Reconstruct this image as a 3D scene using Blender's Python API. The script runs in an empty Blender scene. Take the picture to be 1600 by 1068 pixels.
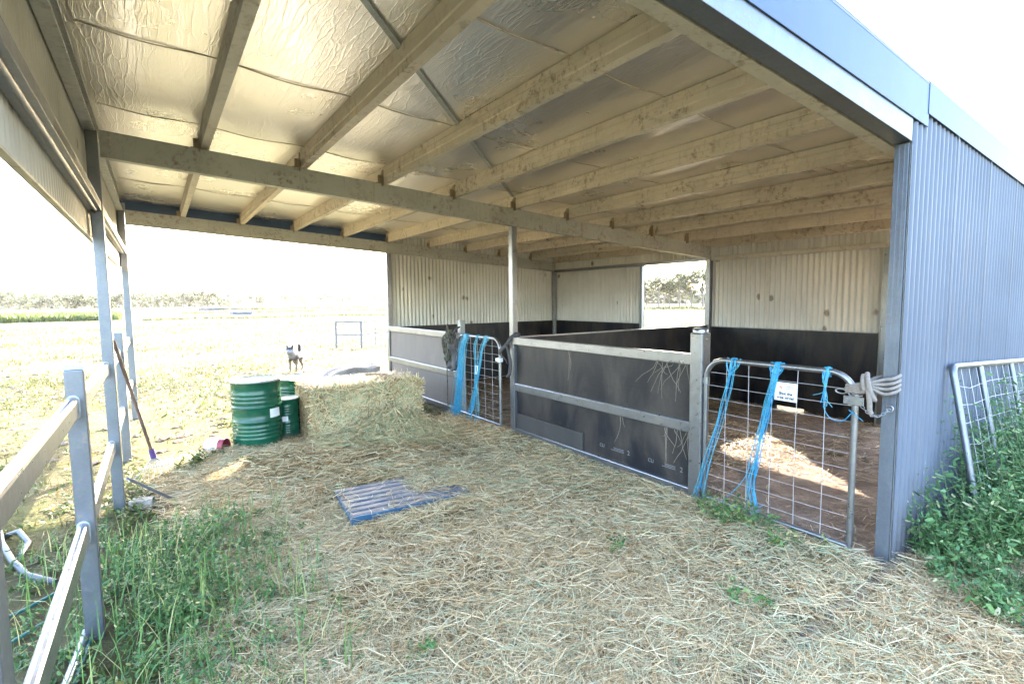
import bpy, math, random
import numpy as np
from mathutils import Vector, Matrix
rng = np.random.default_rng(7)
random.seed(7)
R = math.radians
SC = bpy.context.scene
COL = SC.collection

# ------------------------------------------------------------------ helpers
class MB:
    """collects boxes, tubes, sheets ... and links them as ONE mesh object"""
    def __init__(s):
        s.v = []; s.f = []; s.n = 0; s.m = []; s.sm = []
    def add(s, verts, faces, mat=0, smooth=False):
        verts = [tuple(map(float, p)) for p in verts]
        s.v += verts
        for f in faces:
            s.f.append(tuple(i + s.n for i in f)); s.m.append(mat); s.sm.append(smooth)
        s.n += len(verts)
        return s
    def box(s, lo, hi, mat=0):
        x0, y0, z0 = lo; x1, y1, z1 = hi
        return s.add([(x0,y0,z0),(x1,y0,z0),(x1,y1,z0),(x0,y1,z0),(x0,y0,z1),(x1,y0,z1),(x1,y1,z1),(x0,y1,z1)],
                     [(0,3,2,1),(4,5,6,7),(0,1,5,4),(1,2,6,5),(2,3,7,6),(3,0,4,7)], mat)
    def prism(s, prof, p0, p1, u, w, mat=0, smooth=False, cap=True):
        """2-D outline prof (a,b) along u,w swept from p0 to p1"""
        p0, p1, u, w = map(Vector, (p0, p1, u, w))
        n = len(prof)
        a = [p0 + u*x + w*y for x, y in prof]; b = [p1 + u*x + w*y for x, y in prof]
        fs = [(i, (i+1) % n, n+(i+1) % n, n+i) for i in range(n)]
        s.add(a+b, fs, mat, smooth)
        if cap:
            s.add(a, [tuple(range(n-1, -1, -1))], mat); s.add(b, [tuple(range(n))], mat)
        return s
    def bar(s, p0, p1, a, b, up=(0,0,1), mat=0):
        """solid bar, a wide (sideways), b high (up)"""
        d = (Vector(p1)-Vector(p0)).normalized(); side = d.cross(Vector(up)).normalized(); u2 = side.cross(d).normalized()
        return s.prism([(-a/2,-b/2),(a/2,-b/2),(a/2,b/2),(-a/2,b/2)], p0, p1, side, u2, mat)
    def tube(s, pts, r, n=8, closed=False, mat=0, flat=1.0):
        pts = [Vector(p) for p in pts]; m = len(pts)
        rr = r if hasattr(r, '__len__') else [r]*m
        ref = None; rings = []
        for i, p in enumerate(pts):
            if closed: t = pts[(i+1) % m] - pts[i-1]
            else: t = pts[min(i+1, m-1)] - pts[max(i-1, 0)]
            t.normalize()
            if ref is None:
                ref = t.cross(Vector((0,0,1)))
                if ref.length < .1: ref = t.cross(Vector((1,0,0)))
            ref = (ref - t*ref.dot(t))
            if ref.length < 1e-5: ref = t.cross(Vector((0.3,0.5,0.8)))
            ref.normalize(); b = t.cross(ref)
            rings.append([p + ref*math.cos(2*math.pi*k/n)*rr[i] + b*math.sin(2*math.pi*k/n)*rr[i]*flat for k in range(n)])
        v = [q for rg in rings for q in rg]; f = []
        for i in range(m if closed else m-1):
            j = (i+1) % m
            for k in range(n):
                f.append((i*n+k, i*n+(k+1) % n, j*n+(k+1) % n, j*n+k))
        s.add(v, f, mat, True)
        if not closed:
            s.add(rings[0], [tuple(range(n-1,-1,-1))], mat); s.add(rings[-1], [tuple(range(n))], mat)
        return s
    def lathe(s, prof, c=(0,0,0), n=40, mat=0, smooth=True):
        c = Vector(c); v = []; f = []
        for r, z in prof:
            for k in range(n):
                v.append((c.x + r*math.cos(2*math.pi*k/n), c.y + r*math.sin(2*math.pi*k/n), c.z+z))
        for i in range(len(prof)-1):
            for k in range(n):
                f.append((i*n+k, i*n+(k+1) % n, (i+1)*n+(k+1) % n, (i+1)*n+k))
        return s.add(v, f, mat, smooth)
    def build(s, name, mats, parent=None, bevel=0, seg=2):
        me = bpy.data.meshes.new(name)
        me.from_pydata(s.v, [], s.f); me.update()
        me.polygons.foreach_set('material_index', s.m); me.polygons.foreach_set('use_smooth', s.sm)
        return link(name, me, mats, parent, bevel, seg)

def link(name, me, mats, parent=None, bevel=0, seg=2):
    for m in (mats if isinstance(mats, (list, tuple)) else [mats]): me.materials.append(m)
    o = bpy.data.objects.new(name, me); COL.objects.link(o)
    if parent is not None: o.parent = parent
    if bevel:
        b = o.modifiers.new('bevel', 'BEVEL'); b.width = bevel; b.segments = seg; b.limit_method = 'ANGLE'; b.angle_limit = R(40)
        b.harden_normals = False
    return o

def tag(o, label=None, cat=None, group=None, kind=None):
    if label: o['label'] = label
    if cat: o['category'] = cat
    if group: o['group'] = group
    if kind: o['kind'] = kind
    return o

def thing(name, label, cat, loc=(0,0,0), rz=0, group=None):
    o = bpy.data.objects.new(name, None); COL.objects.link(o)
    o.empty_display_size = .1
    o.location = loc; o.rotation_euler = (0,0,rz)
    return tag(o, label, cat, group)

def np_mesh(name, V, F, tone=None, smooth=True):
    """bulk quads: V (n,3), F (m,4) from numpy"""
    me = bpy.data.meshes.new(name)
    me.vertices.add(len(V)); me.vertices.foreach_set('co', np.ascontiguousarray(V, dtype=np.float32).ravel())
    me.loops.add(F.size); me.loops.foreach_set('vertex_index', np.ascontiguousarray(F, dtype=np.int32).ravel())
    me.polygons.add(len(F)); me.polygons.foreach_set('loop_start', np.arange(0, F.size, F.shape[1], dtype=np.int32))
    me.polygons.foreach_set('use_smooth', np.full(len(F), smooth))
    if tone is not None:
        a = me.attributes.new('tone', 'FLOAT', 'POINT'); a.data.foreach_set('value', np.asarray(tone, dtype=np.float32))
    me.update(calc_edges=True); me.validate()
    return me

def noise2(x, y, seed=0, oct=3, f=1.0):
    """cheap smooth value made of rotated sines"""
    g = np.random.default_rng(seed); out = 0; amp = 1.0; tot = 0
    for o in range(oct):
        for k in range(3):
            a = g.uniform(0, 6.28); p = g.uniform(0, 6.28, 2); ff = f*g.uniform(.7, 1.4)
            out = out + amp*np.sin((x*math.cos(a)+y*math.sin(a))*ff+p[0])*np.cos((-x*math.sin(a)+y*math.cos(a))*ff*.8+p[1])
            tot += amp*.6
        f *= 2.1; amp *= .5
    return out/tot

# ------------------------------------------------------------------ materials
def nt(name):
    m = bpy.data.materials.new(name); m.use_nodes = True
    t = m.node_tree; b = t.nodes['Principled BSDF']
    return m, t, b
def N(t, typ, **kw):
    n = t.nodes.new(typ)
    for k, v in kw.items():
        if k in n.inputs: n.inputs[k].default_value = v
        else: setattr(n, k, v)
    return n
def ramp(t, src, stops, interp='LINEAR'):
    r = t.nodes.new('ShaderNodeValToRGB'); e = r.color_ramp.elements; r.color_ramp.interpolation = interp
    while len(e) < len(stops): e.new(.5)
    for el, (p, c) in zip(e, stops):
        el.position = p; el.color = (*c, 1) if len(c) == 3 else c
    t.links.new(src, r.inputs[0]); return r
def coords(t, scale=(1,1,1), rot=(0,0,0), which='Object'):
    c = t.nodes.new('ShaderNodeTexCoord'); m = t.nodes.new('ShaderNodeMapping')
    m.inputs['Scale'].default_value = scale; m.inputs['Rotation'].default_value = rot
    t.links.new(c.outputs[which], m.inputs[0]); return m.outputs[0]
def noise(t, vec, scale, detail=4, rough=.55, dist=0):
    n = t.nodes.new('ShaderNodeTexNoise'); n.inputs['Scale'].default_value = scale; n.inputs['Detail'].default_value = detail
    n.inputs['Roughness'].default_value = rough; n.inputs['Distortion'].default_value = dist
    t.links.new(vec, n.inputs['Vector']); return n.outputs['Fac']
def mixc(t, fac, a, b, mode='MIX'):
    m = t.nodes.new('ShaderNodeMix'); m.data_type = 'RGBA'; m.blend_type = mode
    for sock, val in ((m.inputs[0], fac), (m.inputs[6], a), (m.inputs[7], b)):
        if hasattr(val, 'is_output') or isinstance(val, bpy.types.NodeSocket): t.links.new(val, sock)
        else: sock.default_value = (*val, 1) if isinstance(val, tuple) and len(val) == 3 else val
    return m.outputs[2]
def bump(t, b, h, strength=.3, dist=.01):
    n = t.nodes.new('ShaderNodeBump'); n.inputs['Strength'].default_value = strength; n.inputs['Distance'].default_value = dist
    t.links.new(h, n.inputs['Height']); t.links.new(n.outputs[0], b.inputs['Normal'])
def vm(t, a, op, b):
    n = t.nodes.new('ShaderNodeMath'); n.operation = op
    for s, v in ((n.inputs[0], a), (n.inputs[1], b)):
        if isinstance(v, bpy.types.NodeSocket): t.links.new(v, s)
        else: s.default_value = v
    return n.outputs[0]

def galv(name, base=(.50,.52,.55), metal=.55, rough=.42, dirt=(.30,.24,.17), amount=.25, scale=1.0):
    """galvanised steel: spangle, streaks, dust and a few stains"""
    m, t, b = nt(name); v = coords(t)
    sp = t.nodes.new('ShaderNodeTexVoronoi'); sp.inputs['Scale'].default_value = 90*scale; t.links.new(v, sp.inputs['Vector'])
    n1 = noise(t, v, 6*scale, 6, .6); n2 = noise(t, v, 25*scale, 5, .65)
    c = ramp(t, n1, [(.3, tuple(x*.88 for x in base)), (.7, tuple(min(1, x*1.1) for x in base))]).outputs[0]
    c = mixc(t, .06, c, sp.outputs['Color'], 'OVERLAY')
    d = ramp(t, n2, [(.62-.25*amount, (0,0,0)), (.85-.1*amount, (1,1,1))]).outputs[0]
    d = vm(t, d, 'MULTIPLY', .75)
    c = mixc(t, d, c, dirt)
    t.links.new(c, b.inputs['Base Color'])
    rr = t.nodes.new('ShaderNodeMapRange'); rr.inputs[3].default_value = rough-.1; rr.inputs[4].default_value = rough+.22
    t.links.new(n2, rr.inputs[0]); t.links.new(rr.outputs[0], b.inputs['Roughness'])
    b.inputs['Metallic'].default_value = metal
    bump(t, b, n2, .12, .004)
    return m

def dusty_steel(name, base, stain=(.16,.09,.045), metal=.15, along=(1,1,1)):
    """old roof framing under dust, wasp mud and rust runs"""
    m, t, b = nt(name); v = coords(t); va = coords(t, along)
    n1 = noise(t, va, 2.2, 8, .65); n2 = noise(t, v, 17, 6, .75); n3 = noise(t, v, 2.6, 3, .5)
    c = ramp(t, n1, [(.3, tuple(x*.84 for x in base)), (.5, base), (.72, tuple(min(1, x*1.12) for x in base))]).outputs[0]
    s = ramp(t, n2, [(.50, (0,0,0)), (.66, (1,1,1))]).outputs[0]
    s = vm(t, s, 'MULTIPLY', ramp(t, n3, [(.40, (0,0,0)), (.60, (1,1,1))]).outputs[0])
    s = vm(t, s, 'MULTIPLY', .85)
    c = mixc(t, s, c, stain)
    dr = noise(t, coords(t, (9, 9, .9)), 2.4, 6, .7); dr = ramp(t, dr, [(.58, (0,0,0)), (.72, (1,1,1))]).outputs[0]
    c = mixc(t, vm(t, dr, 'MULTIPLY', .6), c, tuple(x*1.4 for x in stain)); t.links.new(c, b.inputs['Base Color'])
    b.inputs['Metallic'].default_value = metal; b.inputs['Roughness'].default_value = .55
    bump(t, b, n2, .25, .004)
    return m

def plain(name, col, rough=.6, metal=0, var=.2, scale=8, bmp=.1):
    m, t, b = nt(name); v = coords(t); n1 = noise(t, v, scale, 6, .6)
    c = ramp(t, n1, [(.3, tuple(x*(1-var) for x in col)), (.7, tuple(min(1, x*(1+var)) for x in col))]).outputs[0]
    t.links.new(c, b.inputs['Base Color']); b.inputs['Roughness'].default_value = rough; b.inputs['Metallic'].default_value = metal
    if bmp: bump(t, b, n1, bmp, .01)
    return m

def toned(name, stops, rough=.6, trans=.0, spec=.3):
    """colour by the 'tone' value each straw / leaf carries"""
    m, t, b = nt(name)
    a = t.nodes.new('ShaderNodeAttribute'); a.attribute_name = 'tone'
    c = ramp(t, a.outputs['Fac'], stops).outputs[0]
    t.links.new(c, b.inputs['Base Color']); b.inputs['Roughness'].default_value = rough
    b.inputs['Specular IOR Level'].default_value = spec
    if trans:
        tr = t.nodes.new('ShaderNodeBsdfTranslucent'); t.links.new(c, tr.inputs[0])
        mx = t.nodes.new('ShaderNodeMixShader'); mx.inputs[0].default_value = trans
        t.links.new(b.outputs[0], mx.inputs[1]); t.links.new(tr.outputs[0], mx.inputs[2])
        t.links.new(mx.outputs[0], t.nodes['Material Output'].inputs[0])
    return m

M = {}
M['galv'] = galv('galvanised_steel', (.17,.18,.20), .75, .34)
M['galv_rail'] = galv('galvanised_rail', (.27,.28,.30), .9, .26, (.36,.30,.22), .1)
M['galv_dull'] = galv('dull_galvanised', (.40,.41,.40), .4, .5, (.20,.14,.08), .5)
M['galv_front'] = galv('bluish_galvanised', (.135,.15,.175), .6, .4, (.30,.26,.2), .12)
M['purlin'] = dusty_steel('dusty_purlin', (.57,.49,.39), along=(1.5,.9,1.5))
M['purlin_clean'] = dusty_steel('pale_purlin', (.45,.41,.34), along=(1.5,.9,1.5))
M['beam'] = dusty_steel('dusty_beam', (.40,.395,.345), metal=.25, along=(.8,1.5,1.5))
M['cleat'] = dusty_steel('muddy_cleat', (.27,.21,.14), metal=.2)

def foil():
    m, t, b = nt('crinkled_foil')
    v = coords(t); vs = coords(t, (7.5, .7, 1)); vs2 = coords(t, (16, 2.2, 1))
    blot = noise(t, v, 1.1, 5, .6); sp = noise(t, v, 22, 5, .75)
    wv = t.nodes.new('ShaderNodeVectorMath'); wv.operation = 'ADD'; nz = t.nodes.new('ShaderNodeTexNoise'); nz.inputs['Scale'].default_value = 5; nz.inputs['Detail'].default_value = 4
    t.links.new(v, nz.inputs['Vector']); mm_ = t.nodes.new('ShaderNodeVectorMath'); mm_.operation = 'MULTIPLY'; mm_.inputs[1].default_value = (.9,.9,0)
    t.links.new(nz.outputs['Color'], mm_.inputs[0]); t.links.new(coords(t, (22, 2.6, 1)), wv.inputs[0]); t.links.new(mm_.outputs[0], wv.inputs[1])
    def crack(sc):
        q = t.nodes.new('ShaderNodeTexVoronoi'); q.feature = 'DISTANCE_TO_EDGE'; q.inputs['Scale'].default_value = sc; t.links.new(wv.outputs[0], q.inputs['Vector'])
        return ramp(t, q.outputs['Distance'], [(0., (1,1,1)), (.06, (0,0,0))]).outputs[0]
    wob = crack(1.0); fine = crack(2.7)
    c = ramp(t, blot, [(.3, (.88,.83,.78)), (.62, (.92,.88,.85)), (.8, (.80,.72,.64))]).outputs[0]
    d = ramp(t, sp, [(.76, (0,0,0)), (.88, (1,1,1))]).outputs[0]; d = vm(t, d, 'MULTIPLY', .3)
    c = mixc(t, d, c, (.25,.15,.07))
    t.links.new(c, b.inputs['Base Color'])
    b.inputs['Metallic'].default_value = .9
    rr = t.nodes.new('ShaderNodeMapRange'); rr.inputs[3].default_value = .22; rr.inputs[4].default_value = .36
    t.links.new(blot, rr.inputs[0]); t.links.new(rr.outputs[0], b.inputs['Roughness'])
    h = vm(t, vm(t, wob, 'MULTIPLY', .7), 'ADD', vm(t, fine, 'MULTIPLY', .35))
    bump(t, b, h, .32, .005)
    return m
M['foil'] = foil()

def sheet(name, base, metal, rough, dirty=0.0, mud=False):
    m, t, b = nt(name); v = coords(t); vv = coords(t, (1,1,.12))
    n1 = noise(t, vv, 7, 6, .65); n2 = noise(t, v, 1.2, 4, .6); n3 = noise(t, v, 16, 5, .7)
    c = ramp(t, n2, [(.3, tuple(x*.88 for x in base)), (.7, tuple(min(1, x*1.08) for x in base))]).outputs[0]
    s = ramp(t, n1, [(.55, (0,0,0)), (.8, (1,1,1))]).outputs[0]
    c = mixc(t, vm(t, s, 'MULTIPLY', .25+dirty), c, (.26,.19,.12))
    if not mud:
        sz = t.nodes.new('ShaderNodeSeparateXYZ'); t.links.new(v, sz.inputs[0]); n6 = noise(t, coords(t, (1,1,.35)), 5, 6, .7); n7 = noise(t, coords(t, (1.3,1.3,.3)), 11, 5, .75)
        k6 = ramp(t, vm(t, vm(t, sz.outputs[2], 'MULTIPLY', -.9), 'ADD', n6), [(-.0, (0,0,0)), (.45, (1,1,1))]).outputs[0]
        c = mixc(t, vm(t, k6, 'MULTIPLY', .5), c, (.13,.115,.10))
        k7 = vm(t, ramp(t, n7, [(.64, (0,0,0)), (.70, (1,1,1))]).outputs[0], 'MULTIPLY', ramp(t, sz.outputs[2], [(.35, (1,1,1)), (.95, (0,0,0))]).outputs[0]); c = mixc(t, vm(t, k7, 'MULTIPLY', .5), c, (.30,.31,.34))
    if mud:   # wasp mud in clumps
        vo = t.nodes.new('ShaderNodeTexVoronoi'); vo.inputs['Scale'].default_value = 3.1; t.links.new(coords(t, (1,1,.75)), vo.inputs['Vector'])
        dd = vm(t, vo.outputs['Distance'], 'ADD', vm(t, n3, 'MULTIPLY', .16))
        k = ramp(t, dd, [(.155, (1,1,1)), (.22, (0,0,0))]).outputs[0]
        pick = ramp(t, vo.outputs['Color'], [(.34, (0,0,0)), (.40, (1,1,1))]).outputs[0]
        k = vm(t, vm(t, k, 'MULTIPLY', pick), 'MULTIPLY', .8)
        c = mixc(t, k, c, (.13,.075,.035))
    t.links.new(c, b.inputs['Base Color']); b.inputs['Metallic'].default_value = metal; b.inputs['Roughness'].default_value = rough
    b.inputs['Specular IOR Level'].default_value = .5 if mud else .16
    bump(t, b, n3, .06, .003)
    return m
M['sheet_in'] = sheet('cream_sheet', (.60,.575,.52), .15, .45, .12, True)
M['sheet_out'] = sheet('silver_sheet', (.120,.132,.160), .0, .45, .0)
M['fascia'] = sheet('silver_flashing', (.060,.090,.152), .0, .45, -.2)

def ply(name, base=(.011,.0115,.015), dust=(.11,.085,.065), amt=.6, rough=.24):
    m, t, b = nt(name); v = coords(t); vv = coords(t, (1,1,.35))
    n1 = noise(t, vv, 3.0, 7, .65, .5); n2 = noise(t, v, 35, 5, .7)
    c = mixc(t, vm(t, ramp(t, n1, [(.42, (0,0,0)), (.78, (1,1,1))]).outputs[0], 'MULTIPLY', amt), base, dust)
    c = mixc(t, vm(t, ramp(t, n2, [(.64, (0,0,0)), (.75, (1,1,1))]).outputs[0], 'MULTIPLY', .25), c, (.2,.18,.16))
    t.links.new(c, b.inputs['Base Color'])
    rr = t.nodes.new('ShaderNodeMapRange'); rr.inputs[3].default_value = rough; rr.inputs[4].default_value = rough+.3
    t.links.new(n1, rr.inputs[0]); t.links.new(rr.outputs[0], b.inputs['Roughness'])
    b.inputs['Specular IOR Level'].default_value = .32
    gr = noise(t, coords(t, (1,.25,7)), 9, 5, .7, .4); bump(t, b, vm(t, n1, 'ADD', gr), .16, .01)
    return m
M['ply'] = ply('black_form_ply')
M['ply_pale'] = ply('dusty_form_ply', (.115,.10,.097), (.21,.17,.15), .6, .4)
M['ply_offcut'] = ply('grey_offcut', (.04,.036,.034), (.10,.085,.07), .5, .45)

M['straw'] = toned('hay_straw', [(0,(.16,.09,.04)),(.2,(.45,.295,.14)),(.45,(.70,.51,.285)),(.62,(.80,.64,.42)),(.8,(.54,.50,.31)),(1,(.31,.37,.23))], .7, .25, .12)
M['greenhay'] = toned('green_hay', [(0,(.15,.085,.035)),(.15,(.40,.26,.125)),(.35,(.74,.54,.30)),(.55,(.70,.58,.35)),(.75,(.46,.45,.26)),(1,(.21,.26,.14))], .5, .2)
M['oldstraw'] = toned('trampled_straw', [(0,(.12,.075,.045)),(.5,(.34,.245,.14)),(1,(.54,.43,.27))], .6, .1)
M['leaf'] = toned('weed_leaf', [(0,(.040,.095,.032)),(.5,(.088,.18,.055)),(.85,(.17,.26,.07)),(1,(.44,.38,.17))], .45, .35)
M['bushleaf'] = toned('shrub_leaf', [(0,(.048,.105,.038)),(.5,(.10,.21,.07)),(.9,(.20,.31,.10)),(1,(.48,.41,.24))], .45, .3)
M['sunleaf'] = toned('yard_weed_leaf', [(0,(.035,.07,.014)),(.5,(.085,.12,.026)),(1,(.17,.16,.045))], .5, .35)
M['drygrass'] = toned('dry_grass', [(0,(.045,.06,.010)),(.35,(.095,.095,.020)),(.7,(.135,.117,.042)),(1,(.17,.147,.066))], .6, .25)
M['treeleaf'] = toned('gum_leaf', [(0,(.034,.042,.016)),(.5,(.07,.08,.03)),(1,(.125,.13,.045))], .55, .2)
M['crop'] = toned('crop_leaf', [(0,(.05,.085,.02)),(1,(.14,.16,.04))], .55, .3)
M['bark'] = plain('bark', (.16,.13,.10), .9)
M['stem'] = plain('weed_stem', (.10,.16,.06), .7)

def ground_mat():
    m, t, b = nt('paddock_ground'); v = coords(t)
    n1 = noise(t, v, .35, 6, .6); n2 = noise(t, v, 2.6, 7, .65); n3 = noise(t, v, 22, 6, .7); n4 = noise(t, v, .9, 5, .6)
    c = ramp(t, n2, [(.28, (.048,.035,.02)), (.42, (.090,.073,.034)), (.6, (.116,.098,.047)), (.8, (.136,.114,.06))]).outputs[0]
    g = ramp(t, n4, [(.47, (0,0,0)), (.63, (1,1,1))]).outputs[0]
    c = mixc(t, vm(t, g, 'MULTIPLY', .7), c, (.085,.10,.022))
    c = mixc(t, vm(t, ramp(t, n3, [(.5, (0,0,0)), (.72, (1,1,1))]).outputs[0], 'MULTIPLY', .4), c, (.17,.125,.08))
    c = mixc(t, vm(t, ramp(t, n1, [(.5, (0,0,0)), (.7, (1,1,1))]).outputs[0], 'MULTIPLY', .35), c, (.13,.107,.068))
    t.links.new(c, b.inputs['Base Color']); b.inputs['Roughness'].default_value = .95; b.inputs['Specular IOR Level'].default_value = .1
    bump(t, b, vm(t, n3, 'ADD', n2), .9, .05)
    return m
M['ground'] = ground_mat()
def soil_mat():
    m, t, b = nt('trampled_soil'); v = coords(t)
    n2 = noise(t, v, 5, 7, .65); n3 = noise(t, v, 30, 6, .7)
    c = ramp(t, n2, [(.3, (.17,.115,.09)), (.55, (.27,.20,.155)), (.75, (.40,.31,.23))]).outputs[0]
    c = mixc(t, vm(t, ramp(t, n3, [(.55, (0,0,0)), (.75, (1,1,1))]).outputs[0], 'MULTIPLY', .5), c, (.25,.18,.11))
    t.links.new(c, b.inputs['Base Color']); b.inputs['Roughness'].default_value = .95; b.inputs['Specular IOR Level'].default_value = .1
    bump(t, b, vm(t, n3, 'ADD', vm(t, n2, 'MULTIPLY', 2.)), .8, .04)
    return m
M['soil'] = soil_mat()
M['drum'] = None
def drum_mat():
    m, t, b = nt('green_drum_paint'); v = coords(t); n1 = noise(t, v, 5, 6, .6); n2 = noise(t, v, 14, 6, .7)
    c = ramp(t, n1, [(.3, (.004,.055,.030)), (.7, (.007,.088,.046))]).outputs[0]
    c = mixc(t, vm(t, ramp(t, n2, [(.62, (0,0,0)), (.72, (1,1,1))]).outputs[0], 'MULTIPLY', .5), c, (.16,.15,.10))
    sz = t.nodes.new('ShaderNodeSeparateXYZ'); t.links.new(v, sz.inputs[0])
    lowz = vm(t, vm(t, sz.outputs[2], 'MULTIPLY', -4.5), 'ADD', vm(t, n2, 'MULTIPLY', 1.1)); lowz = ramp(t, lowz, [(.15, (0,0,0)), (.6, (1,1,1))]).outputs[0]
    c = mixc(t, vm(t, lowz, 'MULTIPLY', .55), c, (.20,.17,.11))
    n5 = noise(t, coords(t, (1.5,1.5,.5)), 26, 4, .8); c = mixc(t, vm(t, ramp(t, n5, [(.66, (0,0,0)), (.72, (1,1,1))]).outputs[0], 'MULTIPLY', .7), c, (.17,.085,.04))
    t.links.new(c, b.inputs['Base Color']); b.inputs['Roughness'].default_value = .27; bump(t, b, n1, .14, .03)
    return m
M['drum'] = drum_mat()
M['drum_lid'] = plain('pale_lid', (.62,.62,.58), .4, .2)  # lids paler than the green drum bodies
M['sticker'] = plain('white_sticker', (.72,.74,.76), .5, 0, .05)
M['twine'] = plain('blue_twine', (.014,.25,.44), .45, 0, .25, 30)
M['twine_pale'] = plain('faded_twine', (.06,.30,.37), .5, 0, .25, 30)
M['rope'] = plain('sun_bleached_rope', (.20,.165,.138), .85, 0, .18, 60, .4)
M['darkrope'] = plain('charcoal_rope', (.055,.05,.05), .8, 0, .4, 60, .4)
M['halter'] = plain('black_webbing', (.045,.042,.045), .7, 0, .3, 25, .3)
M['knotrope'] = plain('speckled_black_rope', (.09,.085,.065), .85, 0, .8, 45, .3)
M['sack'] = plain('grey_woven_sack', (.28,.24,.215), .8, 0, .2, 12, .4)
M['blue'] = None
def pallet_mat():
    m, t, b = nt('worn_blue_paint'); v = coords(t, (1,4,1)); n1 = noise(t, v, 4, 7, .7)
    c = ramp(t, n1, [(.36, (.06,.085,.125)), (.48, (.15,.145,.155)), (.62, (.25,.205,.18))]).outputs[0]
    t.links.new(c, b.inputs['Base Color']); b.inputs['Roughness'].default_value = .6; return m
M['blue'] = pallet_mat()
M['bluepaint'] = plain('blue_paint', (.02,.075,.135), .45)
M['tinred'] = plain('red_tin', (.26,.03,.045), .35, .2)
M['tinwhite'] = plain('tin_wrapper', (.68,.60,.58), .4)
M['timber'] = plain('grey_timber', (.28,.24,.20), .85, 0, .35, 14, .4)
M['handle'] = plain('worn_handle', (.17,.11,.085), .6, 0, .3)
M['purple'] = plain('purple_plastic', (.10,.06,.22), .45)
M['pipe'] = plain('grey_poly_pipe', (.055,.06,.065), .45)
M['teal'] = plain('teal_hose', (.015,.10,.085), .4)
M['ink'] = plain('dark_print', (.05,.055,.07), .6, 0, 0, 5, 0)
M['inkpale'] = plain('pale_print', (.16,.16,.17), .6, 0, 0, 5, 0)
M['orange'] = plain('orange_print', (.65,.30,.16), .6, 0, 0, 5, 0)
M['white'] = plain('white_sign', (.78,.80,.82), .4, 0, .03)
M['yardpaint'] = plain('pale_yard_rail', (.13,.122,.118), .5, .1)
M['wire'] = galv('gate_wire', (.42,.40,.41), .4, .45, (.4,.35,.3), .05)
M['shedroof'] = plain('distant_roof', (.17,.18,.19), .5)
M['slate'] = plain('slate_paint', (.06,.08,.10), .5)

# ------------------------------------------------------------------ the measured frame of the place
# x: from the open bay to the stalls' back wall, y: away from the camera, z: up
DB, DL, L1, L2 = 3.95, 3.87, 3.87, 7.86
def zb(x): return 2.515 - .0623*x          # underside of the rafters
BD = .2                                     # rafter depth
PD = .15                                    # purlin depth
def zp(x): return zb(x) + BD + .002         # underside of the purlins
def zr(x): return zp(x) + PD + .004         # roof underside

# ------------------------------------------------------------------ camera
cam = bpy.data.cameras.new('camera'); co = bpy.data.objects.new('camera', cam); COL.objects.link(co); SC.camera = co
yaw, pit, rol = .608, .083, -.0111
fw = Vector((math.sin(yaw)*math.cos(pit), math.cos(yaw)*math.cos(pit), -math.sin(pit)))
r0 = Vector((math.cos(yaw), -math.sin(yaw), 0)); u0 = r0.cross(fw)
r1 = r0*math.cos(rol)+u0*math.sin(rol); u1 = -r0*math.sin(rol)+u0*math.cos(rol)
CAM = Vector((-3.5249, -1.1593, 1.65))
mw = Matrix((r1, u1, -fw)).transposed().to_4x4(); mw.translation = CAM
co.matrix_world = mw
cam.sensor_width = 36; cam.sensor_fit = 'HORIZONTAL'; cam.lens = 36*796.6/1600; cam.clip_start = .05; cam.clip_end = 6000

# ------------------------------------------------------------------ light
SUN = Vector((1.25, 1.58, 1.0)).normalized()
el = math.asin(SUN.z); az = math.atan2(SUN.x, SUN.y)
w = bpy.data.worlds.new('World'); SC.world = w; w.use_nodes = True
bg = w.node_tree.nodes['Background']; sky = w.node_tree.nodes.new('ShaderNodeTexSky')
sky.sky_type = 'NISHITA'; sky.sun_disc = False; sky.sun_elevation = el; sky.sun_rotation = az
sky.air_density = 1.0; sky.dust_density = 2.6; sky.ozone_density = 1.4
w.node_tree.links.new(sky.outputs[0], bg.inputs[0]); bg.inputs[1].default_value = .15
sl = bpy.data.lights.new('sun', 'SUN'); sl.energy = 2.7; sl.angle = R(.55); sl.color = (1.0,.90,.74)
so = bpy.data.objects.new('sun', sl); COL.objects.link(so); so.rotation_euler = SUN.to_track_quat('Z', 'Y').to_euler(); so.location = (10,14,20)
SC.view_settings.view_transform = 'Standard'; SC.view_settings.look = 'None'; SC.view_settings.gamma = 1; SC.view_settings.exposure = 4.25

# ------------------------------------------------------------------ ground
def hay_h(x, y):
    """height of the loose litter over the ground"""
    h = .045 + .034*noise2(x, y, 3, 3, 2.4)
    h = h + .26*np.exp(-(((x+1.33)/.44)**2 + ((y-4.40)/.32)**2))        # the heap pulled off the bale
    h = h + .10*np.exp(-(((x+1.9)/.75)**2 + ((y-3.95)/.55)**2))
    h = h + .055*np.exp(-(((x+1.35)/.25)**2+((y-2.85)/.4)**2)) + .05*np.exp(-(((x+1.9)/.6)**2+((y-2.2)/.14)**2)) + .06*np.exp(-(((x+2.0)/.5)**2+((y-3.2)/.16)**2))
    h = h + .06*np.exp(-(((x+2.55)/.5)**2 + ((y-4.45)/.4)**2))
    return np.maximum(h, .005)
def ground_h(x, y):
    near = np.clip((x+4.6)/1.2, 0, 1)*np.clip((DB+1.0-x)/1., 0, 1)*np.clip((9.3-y)/1.2, 0, 1)   # flat under the shed
    far = np.clip((np.hypot(x, y)-60)/400, 0, 1)
    return (1-near)*(.035*noise2(x, y, 11, 3, .9)+.015*noise2(x, y, 12, 2, 4.)) - 1.5*far*0
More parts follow.
